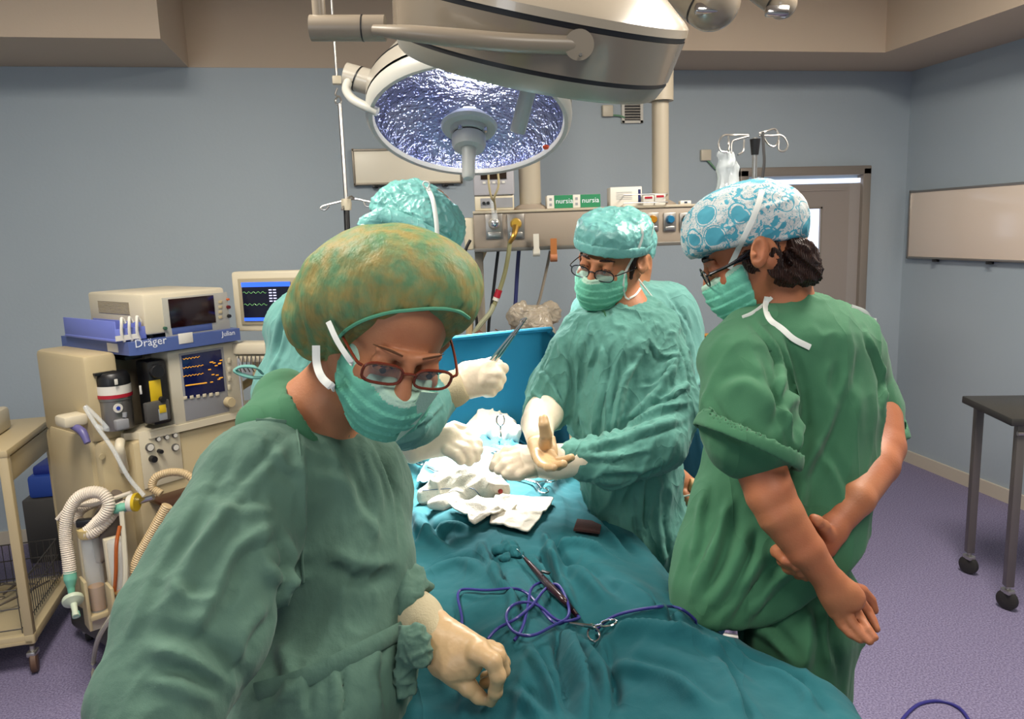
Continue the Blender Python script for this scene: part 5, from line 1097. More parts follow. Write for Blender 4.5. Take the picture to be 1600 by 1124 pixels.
# ---------------------------------------------------------------- the man in green scrubs, right
MAN={}
def man_r():
    H=Head(W(1180,391,1.55),CV(-.88,.40,.22),CV(-.39,-.9,-.1),1.02)
    hip=np.array([*W(1215,960,1.56)[:2],.93])+(.05,0,0); toe=(-.8,.6)
    B=Sdf(.05); B.chain([J(1225,520,1.56,60),J(1235,620,1.56,95),J(1215,800,1.54,85)],.7,.06); B.seg(W(1215,800,1.54),hip,.09,.09,.8)
    lower_body(B,hip,toe)
    Hd=Sdf(.03); H.skull(Hd); Hd.seg(H.L(0,-.045,-.03),W(1222,492,1.57),.050,.062,k=.025); Hd.seg(W(1222,492,1.57),W(1228,520,1.57),.062,.085,k=.03)
    Hd.ell(W(1187,394,1.455),(.020,.032,.010),np.array([unit(CV(1,.15,.35)),unit(CV(-.1,1,0)),unit(CV(-.35,0,1))]),k=.004); Hd.ell(W(1184,391,1.444),(.0115,.021,.009),np.array([unit(CV(1,.15,.35)),unit(CV(-.1,1,0)),unit(CV(-.35,0,1))]),k=.004,op='d'); Hd.ell(W(1178,398,1.45),(.005,.009,.006),k=.003)
    A=Sdf(.02)   # bare arms crossed behind the back
    A.chain([J(1150,600,1.44,40),J(1178,700,1.40,41),J(1203,772,1.37,37),J(1220,805,1.36,35),J(1260,862,1.35,29),J(1300,915,1.35,22)],.85,.008)
    A.ell(W(1198,785,1.36),(.016,.016,.02),k=.02)
    d=1.35
    hand_sdf(A,None,[[J(1300,914,d,24),J(1314,930,d,26),J(1322,944,d,24)],[J(1306,925,d,18),J(1342,938,d-.01,14)],[J(1300,930,d,16),J(1308,960,d,12)]],
       [[J(1306,955,d,10.5),J(1315,975,d-.0,8.6),J(1329,990,d-.01,7.8),J(1345,1000,d-.02,6.6)],
        [J(1320,954,d,10.5),J(1331,973,d-.01,8.4),J(1345,990,d-.02,7.6),J(1359,1003,d-.03,6.4)],
        [J(1333,949,d+.005,10),J(1344,966,d-.0,8),J(1356,984,d-.02,7.2),J(1367,997,d-.03,6)],
        [J(1343,940,d+.02,9.5),J(1356,955,d+.02,7.6),J(1364,970,d+.01,6.8),J(1370,984,d,5.6)],
        [J(1322,920,d+.02,14),J(1346,924,d+.03,10.5),J(1360,938,d+.035,8.6),J(1366,954,d+.035,7)]],k=.0015,pk=.016,palmratio=.62)
    A2=Sdf(.02); A2.chain([J(1370,640,1.60,36),J(1376,698,1.55,36),J(1368,725,1.51,35),J(1337,778,1.43,29),J(1304,822,1.41,22),J(1292,836,1.405,21)],.9,.008)
    d=1.425
    hand_sdf(A2,None,[[J(1298,830,1.405,22),J(1280,846,1.41,26),J(1254,862,1.425,24)]],
       [[J(1292,836,1.39,14),J(1286,823,1.375,10.5),J(1277,815,1.365,9),J(1271,810,1.365,7.5)],
        [J(1245,852,d,12),J(1222,856,d-.01,10.5),J(1214,862,1.40,10),J(1228,876,1.36,8.6),J(1234,878,1.355,7.6)],
        [J(1246,862,d,12),J(1228,868,d-.01,10.5),J(1224,876,1.40,10),J(1244,884,1.355,9),J(1264,884,1.335,8)],
        [J(1250,872,d,11.5),J(1234,882,d-.01,10),J(1232,888,1.40,9.5),J(1252,894,1.36,9),J(1272,892,1.34,7.8)],
        [J(1256,880,d,10.5),J(1244,892,d-.01,9),J(1248,897,1.40,8.5),J(1260,900,1.37,8),J(1272,899,1.35,7)]],k=.005,pk=.018,palmratio=.6)
    p=person([(Hd,.003),(A,.003),(A2,.003),(B,.012)],M_skinR,'man in short-sleeved green scrubs and patterned cap, arms crossed behind back',hip)
    shoes(hip,toe,p); eyes(H,p,(-.0,-.003))
    for c in ((1349,1001,d-.105),(1362,1003,d-.115),(1367,996,d-.115)): pass
    S=Sdf(.02); S.ell(W(1226,392,1.53),(.034,.075,.034),k=.02); S.ell(W(1240,408,1.53),(.036,.065,.030),k=.02); S.ell(W(1254,426,1.53),(.024,.055,.024),k=.02); S.ell(W(1236,430,1.50),(.034,.03,.020),k=.02); S.seg(W(1250,385,1.51),W(1270,402,1.50),.014,.004,k=.01); S.seg(W(1205,385,1.475),W(1212,425,1.48),.013,.012,k=.012); S.ell(H.L(-.068,.025,-.01),(.009,.016,.028),H.M,k=.01)
    S.cut(W(1215,379,1.5),CV(.02,-1,0))
    hr=put(S,.003,'hair',M_hairD,p,amp=.008,rs=22,seed=8,stretch=(CV(.8,.55,0),5))
    rr=random.Random(3); m=Mb()
    for i in range(26):
        x=1228+rr.random()*24; y=385+rr.random()*40; z=1.50+rr.random()*.08; l=12+rr.random()*14
        m.tube([W(x,y,z),W(x+l*.6,y+4+rr.random()*8,z),W(x+l*1.25,y+rr.random()*18-4,z-.004)],[.0016,.0012,.0003],4,sm=3)
    m.build('loose_strands',M_hairD,hr)
    # printed cap
    M=cap_print()
    S=Sdf(.02); ax=np.array([unit(CV(1,-.12,.0)),unit(CV(.12,1,0)),unit(CV(0,0,1))])
    S.ell(W(1160,352,1.545),(.112,.082,.096),ax); S.ell(W(1185,345,1.55),(.092,.075,.094),ax,k=.03); S.ell(W(1128,372,1.55),(.072,.062,.078),ax,k=.04); S.ell(W(1205,362,1.555),(.054,.052,.075),ax,k=.04)
    S.cut(W(1160,386,1.5),CV(.14,1,.0)); S.cut(W(1110,396,1.5),CV(-.0,1,-.1)); 
    c=put(S,.0035,'printed_cap',M,p,amp=.003,rs=9,seed=6,stretch=(CV(1,-.5,0),3))
    S=Sdf(.01); S.seg(W(1186,292,1.52),W(1212,298,1.52),.007,.006,.6); S.ell(W(1190,290,1.50),(.014,.005,.006)); S.seg(W(1198,299,1.50),W(1214,296,1.5),.006,.004,.6)
    put(S,.002,'cap_bow',M_strap,c)
    mk=mask(H,p,w=1.04,tilt=.25,up=-.012,back=.034)
    Rb=lambda pts,wd=.0055,ff=CV(0,0,1):Mb().tube(pts,wd,6,flat=(ff,.3)).build('mask_tie',M_strap,mk)
    ribbon([c,mk,p],[(1190,298),(1186,315),(1176,343),(1162,372),(1150,397),(1139,420)],.0062,M_strap,'mask_tie',mk,.004)
    MAN.update(c=c,mk=mk,p=p)
    Rb([W(1330,480,1.55),W(1350,488,1.56),W(1360,500,1.57),W(1369,502,1.57)],.0065)
    glasses(H,p,mat('black_frame','14151c',0.25,0.4),.0265,.016,z=-.008,y=.112,r=.0017,e=2.3)
    Mb().tube([H.L(-.062,.1,.0),H.L(-.078,.06,.002),H.L(-.083,.01,.012)],.0035,6).build('glasses_temple',MATS['black_frame'],p)
    # trousers
    S=Sdf(.05); S.seg(W(1216,862,1.565),hip,.112,.124,.85); t=unit([toe[0],toe[1],0]); s=np.cross(t,(0,0,1))
    for q in(-1,1):
        a=hip+s*q*.075; k_=np.array([hip[0]+s[0]*q*.095,hip[1]+s[1]*q*.095,.5]); S.seg(a,k_,.105,.09,k=.04); S.seg(k_,np.array([k_[0],k_[1],.07])-t*.02,.088,.078,k=.04)
    S.cut((0,0,.05),(0,0,-1))
    put(S,.0065,'scrub_trousers',M_scrub,p,amp=.010,rs=4,seed=31,stretch=((0,0,1),4),lines=[([(1260,940),(1265,1000),(1255,1060)],10,10),([(1150,960),(1200,990),(1240,1040)],8,8),([(1290,940),(1290,1000),(1300,1050)],7,8)])
    # top
    S=Sdf(.05)
    S.chain([J(1238,555,1.56,108),J(1245,640,1.56,110),J(1228,740,1.545,112),J(1210,850,1.53,118),J(1198,925,1.53,112)],.72,.08)
    S.seg(W(1150,560,1.50),W(1335,560,1.60),.070,.066,k=.07); S.seg(W(1232,492,1.57),W(1238,540,1.56),.056,.11,.9,k=.05)
    S.seg(W(1182,530,1.52),W(1310,520,1.59),.052,.055,k=.06)
    S.seg(W(1235,800,1.55),W(1325,850,1.57),.07,.035,.6,k=.05); S.chain([J(1140,800,1.52,60),J(1108,915,1.50,56)],.8,.05)
    S.chain([J(1150,570,1.46,58),J(1165,640,1.42,66),J(1172,690,1.40,70)],.9,.035); 
    S.chain([J(1345,580,1.62,38),J(1368,640,1.61,37),J(1377,682,1.59,37)],.9,.03)
    n1=CV(-.32,.92,-.1)
    S.chain([J(1125,880,1.50,62),J(1112,955,1.48,62)],.8,.05); S.chain([J(1250,850,1.555,95),J(1262,910,1.555,80)],.75,.05)
    S.cut(W(1140,978,1.45),CV(-.04,1,.0),.006); S.cut(W(1262,924,1.45),CV(.62,.78,.0),.006)
    so=W(1165,690,1.4); 
    g=None
    # sleeves end square and hollow

    ln=[([(1125,620),(1160,600),(1190,620),(1215,660)],14,9),([(1215,520),(1240,600),(1245,680),(1238,720)],8,10),([(1330,540),(1310,620),(1260,720),(1215,760)],10,7),([(1310,640),(1260,740),(1230,840),(1120,940)],10,8),
        ([(1300,560),(1290,600),(1295,640)],9,5),([(1355,520),(1375,580),(1380,640)],6,8,-1),([(1250,600),(1230,640),(1220,690)],9,7,-1),([(1100,620),(1130,680),(1160,700)],8,6),
        ([(1140,780),(1120,850),(1085,930)],9,9),([(1170,820),(1150,880),(1110,950)],9,8),([(1200,840),(1160,920),(1130,970)],9,7),([(1250,880),(1200,920),(1170,960)],9,10),([(1100,760),(1090,830),(1080,880)],8,6),
        ([(1180,560),(1200,610),(1230,660)],8,7),([(1280,700),(1310,760),(1320,830)],8,5),([(1180,500),(1215,560),(1225,640),(1240,700)],6,8,-1)]
    g=put(S,.005,'scrub_top',M_scrub,p,lines=ln,amp=.006,rs=4,seed=41,stretch=(CV(-.3,1,0),4))
    ribbon([g,p],[(1160,496),(1178,488),(1196,474),(1206,465)],.004,M_strap,'mask_tie',g)
    ribbon([g,p],[(1199,464),(1196,480),(1203,500),(1222,514),(1240,530),(1266,543)],.0065,M_strap,'mask_tie',g)
    # rolled sleeve cuffs
    def cuff(a,b,w1,w2,n,th=.9):
        S=Sdf(.01); S.seg(a,b,w1,w2,th); S.cut(a,-unit(n),.006); S.cut(b,unit(n),.006); S.seg(b-unit(n)*.03,b+unit(n)*.08,w2-.009,w2-.009,th,op='d',k=.006)
        put(S,.004,'rolled_cuff',M_scrub,g)
    cuff(W(1177,662,1.405),W(1164,701,1.395),.097,.104,CV(-.42,.9,-.05),.95)
    cuff(W(1371,655,1.60),W(1377,688,1.585),.052,.056,CV(.1,1,0),.9)
def cap_print():
    m=mat('skull_print_cotton','dfe3e2',0.8,bump=[('noise',18,0.004,(1,1,1))]); nt=m.node_tree;N=nt.nodes;L=nt.links;b=N['Principled BSDF']
    tc=N.new('ShaderNodeTexCoord'); 
    def nz(sc,dist,det=2):
        n=N.new('ShaderNodeTexNoise'); n.inputs['Scale'].default_value=sc; n.inputs['Distortion'].default_value=dist; n.inputs['Detail'].default_value=det; L.new(tc.outputs['Object'],n.inputs['Vector']); return n.outputs['Fac']
    def mt(op,a,b_=None,v=0):
        n=N.new('ShaderNodeMath'); n.operation=op; L.new(a,n.inputs[0])
        if b_ is not None: L.new(b_,n.inputs[1])
        else: n.inputs[1].default_value=v
        return n.outputs[0]
    vo=N.new('ShaderNodeTexVoronoi'); vo.inputs['Scale'].default_value=19; vo.inputs['Randomness'].default_value=.75; L.new(tc.outputs['Object'],vo.inputs['Vector'])
    blob=mt('LESS_THAN',vo.outputs['Distance'],None,.40)                       # solid round patches
    rnd=N.new('ShaderNodeSeparateColor'); L.new(vo.outputs['Color'],rnd.inputs[0]); blob=mt('MULTIPLY',blob,mt('GREATER_THAN',rnd.outputs[0],None,.30))
    ring=mt('COMPARE',vo.outputs['Distance'],None,.46); ring.node.inputs[2].default_value=.018
    f=nz(55,2.5); lines=mt('COMPARE',f,None,.5); lines.node.inputs[2].default_value=.022
    reg=mt('GREATER_THAN',nz(9,.6),None,.46); hatch=mt('MULTIPLY',lines,reg)
    pat=mt('MULTIPLY',mt('GREATER_THAN',nz(40,1.5),None,.56),reg)
    t=mt('MAXIMUM',mt('MAXIMUM',blob,ring),mt('MAXIMUM',hatch,pat))
    mx=N.new('ShaderNodeMix'); mx.data_type='RGBA'; mx.inputs[6].default_value=lin('c3c6c4'); mx.inputs[7].default_value=lin('4597ab'); L.new(t,mx.inputs[0]); L.new(mx.outputs[2],b.inputs['Base Color'])
    return m
man_r()
# ---------------------------------------------------------------- the surgeon bending over, back to the camera, left
def surgeon_l():
    H=Head(W(663,362,1.98),CV(.62,.50,.60),CV(.28,-.84,.45),1.02)
    hip=np.array([*W(560,820,1.95)[:2],.92]); hip[0]-=.20; toe=(1,.3)
    B=Sdf(.05); B.chain([J(590,470,1.97,50),J(540,560,1.95,62),J(500,740,1.95,60)],.8,.06); B.seg(W(500,740,1.95),hip,.085,.085,.8)
    B.chain([J(560,540,1.85,24),J(590,640,1.75,24),J(700,606,1.85,16)],1,.01); lower_body(B,hip,toe)
    Hd=Sdf(.03); H.skull(Hd); Hd.seg(H.L(0,-.04,-.03),W(585,440,1.97),.054,.062,k=.05); Hd.seg(W(585,440,1.97),W(570,470,1.97),.062,.09,k=.05)
    p=person([(Hd,.0035),(B,.012)],M_skin,'surgeon seen from behind, bending over table and holding up a long clamp',hip)
    shoes(hip,toe,p)
    S=Sdf(.02); S.ell(W(614,362,1.95),(.065,.05,.06),H.M); S.ell(H.L(0,-.05,.02),(.078,.06,.07),H.M)
    put(S,.0035,'hair',M_hairD,p,amp=.004,rs=35,seed=3)
    S=Sdf(.02); S.ell(W(664,352,1.965),(.104,.085,.095),np.array([unit(CV(.92,.4,0)),unit(CV(-.4,.92,0)),unit(CV(0,0,1))])); S.ell(W(640,330,1.96),(.085,.055,.08),k=.04); S.ell(W(612,325,1.95),(.05,.05,.05),k=.02)
    S.cut(W(650,357,1.88),CV(-.42,.9,-.12))
    c=put(S,.0035,'surgical_cap',M_cap,p,amp=.006,rs=12,seed=12,post=lambda P,N:P+N*(.003*vnoise(P,14,3,2))[:,None])
    Bd=lambda pts,wd,m,n,ff=CV(0,0,1),k=.35,par=c:Mb().tube(pts,wd,8,flat=(ff,k)).build(n,m,par)
    Bd([W(566,352,1.88),W(585,342,1.87),W(600,336,1.868),W(640,350,1.862),W(680,372,1.87),W(716,398,1.90)],.019,M_cap,'cap_band')
    Bd([W(566,356,1.88),W(575,344,1.88),W(598,340,1.87)],.016,M_cap,'cap_tail',k=.5)
    Bd([W(668,293,1.90),W(676,312,1.872),W(681,340,1.862),W(683,366,1.862),W(682,384,1.868)],.0055,M_strap,'mask_tie')
    Mb().tube([W(668,296,1.89),W(661,289,1.885),W(664,284,1.885),W(671,287,1.885),W(668,296,1.888)],.002,6).build('mask_tie',M_strap,c)
    for pts in ([(578,358),(566,352),(560,360),(548,364),(546,372),(556,374),(566,364),(576,362)],[(562,362),(575,357),(578,364),(566,368)]): Mb().tube([W(x,y,1.86) for x,y in pts],.003,6).build('mask_tie',M_strap,p)
    for pts in ([(505,408),(516,396),(530,388),(534,396),(520,404),(512,400)],[(512,390),(524,384),(540,388),(536,400)]): Mb().tube([W(x,y,1.84) for x,y in pts],.005,6,flat=(CV(0,0,1),.4)).build('neck_tie',M_strap,p)
    S=Sdf(.05); S.chain([J(560,462,1.97,60),J(530,520,1.95,86),J(505,620,1.95,95),J(500,760,1.95,95)],.85,.07)
    S.seg(W(500,445,1.95),W(580,445,1.97),.045,.05,k=.06); S.seg(W(450,510,1.93),W(600,500,1.97),.05,.06,k=.06)
    S.chain([J(590,540,1.86,44),J(600,630,1.78,48),J(640,650,1.78,46),J(690,620,1.84,30)],1,.04)
    S.seg(W(500,760,1.95),hip,.15,.15,.85); gown_skirt(S,hip,.15,.36)
    S.cut(W(700,612,1.84),CV(.9,-.42,.1))
    ln=[([(470,430),(440,500),(425,580)],6,6),([(500,410),(470,470),(455,540)],5,6),([(455,470),(440,540),(420,600)],5,4,-1),([(600,640),(650,630),(690,600)],4,5),([(620,670),(660,660),(695,630)],4,5,-1),([(610,610),(650,600),(690,590)],4,4)]
    g=put(S,.005,'surgical_gown',M_gownL,p,lines=ln,amp=.006,rs=8,seed=51,stretch=(CV(-.4,1,0),3))
    Mb().tube([W(418,590,1.80),W(395,590,1.78),W(374,584,1.78),W(368,578,1.78),W(378,573,1.78),W(398,574,1.78),W(410,584,1.80)],.007,6,flat=(CV(0,1,.5),.4)).build('gown_tie',M_gownL,g)
    S=Sdf(.01); S.chain([J(692,614,1.84,27),J(708,608,1.85,26),J(724,600,1.86,23)],1,.02); S.cut(W(725,600,1.86),CV(.92,-.4,0)); put(S,.003,'knit_cuff',M_cuff,p)
    d=1.88; S=Sdf(.006)
    hand_sdf(S,None,[[J(716,604,1.855,22),J(732,592,d,25),J(756,588,d,27)],[J(735,585,d-.02,18),J(772,580,d-.02,16)],[J(735,605,d-.02,16),J(765,602,d-.02,15)]],
      [[J(756,578,d-.02,12),J(778,574,d-.01,9.5),J(786,576,d+.0,8.5),J(782,584,d+.02,8)],[J(760,586,d-.03,12),J(776,585,d-.03,10),J(782,592,d-.01,9),J(776,598,d+.01,8)],[J(758,594,d-.03,12),J(772,596,d-.03,10),J(777,603,d-.01,9),J(770,606,d+.01,8)],
       [J(752,602,d-.02,11),J(764,607,d-.02,9.5),J(768,612,d-.01,8.5),J(760,614,d,8)],[J(750,574,d,11),J(768,568,d+.01,9.5),J(779,570,d+.02,8.5)]],k=.006,pk=.02,palmratio=.7)
    put(S,.0024,'latex_glove',M_gloveL,p,amp=.0004,rs=25,seed=2)
    # the other gloved hand, working in the wound
    S=Sdf(.01); d=1.98; hand_sdf(S,None,[[J(640,700,1.95,26),J(672,688,d,25),J(700,690,d,24)],[J(700,682,d,16),J(722,694,d,14)]],
      [[J(712,682,d+.02,11),J(732,682,d+.02,10),J(745,694,d,9),J(748,704,d-.01,8)],[J(714,690,d,11),J(732,694,d-.01,10),J(742,706,d-.02,9),J(744,716,d-.02,8)],[J(710,698,d-.02,11),J(726,704,d-.03,10),J(733,715,d-.03,8.5),J(733,722,d-.03,8)],[J(700,704,d-.03,10),J(714,712,d-.04,9),J(720,720,d-.04,8)],[J(690,676,d+.02,11),J(710,668,d+.03,9.5),J(726,672,d+.03,8.5)]],k=.006,pk=.02,palmratio=.7)
    put(S,.0028,'latex_glove',M_gloveL,p,amp=.0004,rs=25,seed=6)
surgeon_l()
# ---------------------------------------------------------------- the assistant half hidden behind the centre surgeon
def assistant_b():
    H=Head(W(974,400,2.42),CV(-.6,.45,-.66),CV(.1,-.9,-.4),1.0)
    hip=np.array([*W(1020,790,2.4)[:2],.92]); toe=(-1,0)
    B=Sdf(.05); B.chain([J(985,470,2.42,36),J(1000,560,2.4,60),J(1020,720,2.4,55)],.8,.06); B.seg(W(1020,720,2.4),hip,.08,.085,.8); lower_body(B,hip,toe)
    Hd=Sdf(.03); H.skull(Hd); Hd.seg(H.L(0,-.035,-.03),W(985,470,2.42),.053,.062,k=.05)
    p=person([(Hd,.004),(B,.014)],M_skin,'assistant in pale green gown mostly hidden behind the surgeon with glasses',hip)
    shoes(hip,toe,p); eyes(H,p)
    S=Sdf(.02); S.ell(W(980,380,2.42),(.092,.085,.095),k=.02); S.cut(W(984,398,2.4),CV(-.35,.8,-.45)); put(S,.005,'surgical_cap',M_cap,p,amp=.004,rs=12)
    mask(H,p)
    S=Sdf(.04); S.chain([J(990,520,2.42,84),J(1015,600,2.4,80),J(1022,700,2.4,70)],.85,.06); S.seg(W(925,490,2.42),W(1045,485,2.42),.07,.085,k=.06)
    S.chain([J(1060,520,2.4,38),J(1075,590,2.36,34),J(1072,640,2.28,30),J(1010,680,2.15,24)],1,.04); S.seg(W(1022,700,2.4),hip,.13,.14,.85)
    S.cut(hip+(0,0,-.05),(0,0,-1))
    put(S,.006,'surgical_gown',M_gownL,p,amp=.006,rs=7,seed=61,stretch=(CV(0,1,0),3),lines=[([(1030,450),(1070,510),(1090,580)],4,4),([(1050,470),(1060,540),(1075,600)],4,5),([(1100,590),(1080,610),(1050,620)],4,5),([(1060,640),(1085,635),(1100,620)],4,5)])
    S=Sdf(.05); S.seg(W(1050,660,2.34),np.array([*W(1055,760,2.34)[:2],.55]),.145,.17,.8); S.seg(hip,(hip[0],hip[1],.45),.15,.17,.8); S.cut((0,0,.36),(0,0,-1)); S.cut(W(1050,655,2.3),CV(.2,-1,0))
    put(S,.008,'blue_apron',M_blue,p,amp=.010,rs=4,seed=62,stretch=((0,0,1),5))
assistant_b()
# ---------------------------------------------------------------- the patient's forearm on the arm board
def patient():
    A=Sdf(.02); d=2.12
    A.chain([J(1000,735,2.2,30),J(1046,748,d,25),J(1062,756,d,18),J(1075,766,d,16)],.85,.02)
    hand_sdf(A,None,[[J(1068,762,d,17),J(1086,768,d,18)]],[[J(1090,762,d,8),J(1104,764,d,7),J(1112,772,d,6)],[J(1092,768,d-.01,8),J(1106,772,d-.01,7),J(1112,780,d,6)],[J(1090,776,d-.01,8),J(1102,782,d-.01,7),J(1106,788,d,6)],[J(1082,780,d-.01,8),J(1090,788,d-.01,7),J(1094,794,d,6)],[J(1070,772,d-.03,8),J(1078,784,d-.04,7),J(1084,792,d-.04,6)]],k=.006,pk=.015)
    c=W(720,700,2.2); 
    B=Sdf(.06); hd=np.array([.36,2.66,1.0])    # lying on the table under the drapes, head beyond the screen
    B.chain([((.34,2.3,.96),.075),((.34,2.1,.95),.075),((.34,1.75,.94),.07)],.6,.05,vdir=(0,0,1)); B.ell(hd,(.075,.11,.085),k=.03); B.seg(hd,(.35,2.4,.97),.05,.06,k=.04)
    B.seg((.40,2.38,.96),(.60,2.36,.95),.04,.035,k=.04); B.seg((.60,2.36,.95),W(1010,737,2.18),.035,.03,k=.03)
    for q in(-1,1): B.seg((.35+q*.08,1.75,.935),(.35+q*.1,1.2,.93),.045,.035,k=.04)
    o=person([(A,.003),(B,.012)],M_skin,'patient under the drapes with one taped bare forearm showing beside the green scrubs',(.4,2.0,0))
    t=Sdf(.004); t.seg(W(1074,756,d-.025),W(1096,762,d-.025),.018,.018,.9); t.cut(W(1073,756,d),CV(-1,-.2,0)); t.cut(W(1096,762,d),CV(1,.2,0))
    put(t,.003,'tape',mat('tan_tape','c9a070',0.7),o)
    Mb().tube([W(1052,778,d-.03),W(1068,776,d-.05),W(1085,772,d-.06),W(1100,770,d-.05)],.0022,6).build('infusion_line',M_strap,o)
patient()
# ================================================================ TABLE, DRAPES, INSTRUMENTS
M_drape=mat('teal_drape','18565e',0.85,bump=[('noise',9,0.010,(1,1,1)),('ridge',5,0.006,(1,.5,1)),('noise',700,0.0004,(1,1,1))],spec=0.2,sheen=.05)
M_drapeb=mat('blue_screen_drape','17607c',0.85,bump=[('noise',5,0.008,(1,1,.5)),('noise',600,0.0004,(1,1,1))],spec=0.2)
def grid_mesh(fn_,nu,nv):
    P=[];Q=[]
    for j in range(nv):
        for i in range(nu): P.append(fn_(i/(nu-1),j/(nv-1)))
    for j in range(nv-1):
        for i in range(nu-1): a=j*nu+i; Q.append((a,a+1,a+nu+1,a+nu))
    return np.array(P),np.array(Q)
def solidify(P,Q,th):
    N=vnormals(P,Q); n=len(P); e={}
    for q in Q:
        for k in range(4): a,b=q[k],q[(k+1)%4]; e[(a,b)]=1
    side=[(b,a,a+n,b+n) for (a,b) in e if (b,a) not in e]
    return np.concatenate([P,P-N*th]),np.concatenate([Q,Q[:,::-1]+n,np.array(side)])
ot=thing('operating_table','steel operating table carrying the draped patient','operating table',(.34,1.8,0))
Mb().box((.34,1.75,.83),(.5,1.75,.05),bev=.02).build('table_top',M_dgrey,ot); Mb().box((.34,1.75,.87),(.48,1.72,.04),bev=.018).build('mattress',M_black,ot)
Mb().box((.34,1.9,.45),(.26,.34,.74),bev=.03).build('column',M_steel,ot); Mb().box((.34,1.9,.045),(.5,.9,.09),bev=.03).build('base',M_steel,ot)
Mb().box((.83,2.17,.88),(.30,.12,.03),[unit((1,-.35,0)),unit((.35,1,0)),np.array([0,0,1.])],.01).build('arm_board',M_black,ot)
edge=np.array([onz(x,y,.953)[:2] for x,y in((1352,1124),(1325,1083),(1250,1050),(1150,1008),(1085,950),(1022,868),(972,800),(930,762),(890,735))])
eY=edge[:,1]; eX=edge[:,0]; o_=np.argsort(eY); eY=eY[o_]; eX=eX[o_]
def drape():
    NU,NV=230,260
    u=np.linspace(0,1,NU); v=np.linspace(0,1,NV); Uu,Vv=np.meshgrid(u,v)
    Yv=.70+Vv*(2.72-.70)
    xr=np.interp(Yv,eY,eX,left=eX[0]+.0,right=eX[-1]-.0); xr=np.where(Yv<eY[0],eX[0]+(eY[0]-Yv)*.1,xr)
    xl=np.interp(Yv,[.7,1.2,1.8,2.4,2.7],[-.02,-.03,.0,.03,.05])
    # arc-length across: hang left 0..0.2, top 0.2..0.8, hang right 0.8..1
    side=.17; s=(Uu-side)/(1-2*side); top=np.clip(s,0,1); X=xl+(xr-xl)*top
    hang=np.where(Uu<side,(side-Uu)/side,np.where(Uu>1-side,(Uu-(1-side))/side,0)); sg=np.where(Uu<side,-1,1)
    lump=.035*np.exp(-((top-.5)/.33)**4)
    xc=(xl+xr)/2
    # the patient's body under the cloth: trunk far, two legs near
    trunk=.055*np.exp(-((X-(.34))/.17)**2)*np.clip((Yv-1.5)*2,0,1)
    legs=.045*(np.exp(-((X-.24)/.075)**2)+np.exp(-((X-.46)/.085)**2))*np.clip((1.75-Yv)*2.5,0,1)
    edgeR=np.clip(np.minimum(top,1-top)/.10,0,1); edgeR=edgeR*(2-edgeR)
    Z=.945+.045*edgeR+lump*.3+trunk+legs*edgeR
    rise=np.clip((Yv-2.38)/.14,0,1); Z=Z+.10*rise*rise
    PX=np.stack([X,Yv,Z],-1).reshape(-1,3)
    wav=.035*np.sin(Yv*21+1.3*np.sin(Yv*9))+.02*np.sin(Yv*47+2)
    H=hang.reshape(-1); Hh=.52*H
    PX[:,0]+=(sg.reshape(-1))*(np.sqrt(np.clip(H,0,1))*.03+(.02+wav.reshape(-1))*H*1.0+.04*H)
    PX[:,2]-=np.where(H>0,Hh,0)
    PX[:,2]+=.0035*vnoise(PX*[1,1,0],3.2,5,2)*(H==0)
    Q=[]; idx=np.arange(NU*NV).reshape(NV,NU); Q=np.stack([idx[:-1,:-1],idx[:-1,1:],idx[1:,1:],idx[1:,:-1]],-1).reshape(-1,4)
    ln=[([(824,860),(865,926),(890,985)],8,12),([(852,860),(875,905),(905,972)],7,12,-1),([(762,867),(780,912),(800,935),(806,1010)],7,10),([(825,1012),(852,1058),(875,1110)],8,12),
        ([(885,992),(890,1030),(903,1072),(914,1130)],11,24,-1),([(905,995),(935,1050),(950,1110)],11,14),([(938,1000),(944,1040),(952,1095)],8,8),([(951,994),(1001,984),(1083,1009),(1160,1055)],14,16),
        ([(1117,1032),(1140,1080),(1160,1124)],10,12),([(1322,1085),(1320,1124)],8,10),([(739,827),(765,880),(782,905)],8,10),([(849,834),(880,900)],8,11),([(857,860),(899,852),(955,872)],10,10),([(854,790),(859,762),(890,747),(930,760)],9,14),
        ([(650,850),(700,825),(740,830)],12,10),([(660,900),(720,880),(760,900)],14,8),([(655,790),(660,830),(700,860)],10,9),([(700,960),(690,1020),(700,1090)],12,8),([(940,900),(1000,930),(1050,990)],14,8),([(985,960),(1040,965),(1090,975)],11,8),
        ([(960,1040),(1050,1060),(1110,1110)],16,10),([(1180,1040),(1240,1070),(1280,1120)],13,9),([(900,800),(940,830),(990,880)],12,8),([(770,1000),(740,1060),(730,1124)],12,8),([(690,700),(720,720),(760,720)],8,9),([(640,720),(660,740),(700,745)],8,9),([(850,880),(910,900),(960,950)],13,8),([(1050,1000),(1120,1010),(1180,1040)],10,8),([(800,1080),(830,1100),(850,1124)],9,8)]
    bv=bvh_of(PX,Q); PX=crease(PX,vnormals(PX,Q),bv,[(l[0],l[1]*.85,l[2]*1.35)+tuple(l[3:]) for l in ln])
    PX=PX+vnormals(PX,Q)*(.006*ridges(PX,4,15,((.3,1,0),3),2.5)+.0025*vnoise(PX,12,6,2))[:,None]
    bv=bvh_of(PX,Q)
    P2,Q2=solidify(PX,Q,.004)
    o=tag(fromPQ('surgical_drape',P2,Q2,M_drape),'large teal drape covering the patient and the operating table','drape'); return bv
BV=drape()
def dp(x,y,lift=.004):
    h=hitpx(BV,x,y)
    if h is None: h=onz(x,y,1.0)
    h=np.array(h); return h+np.array([0,0,lift])
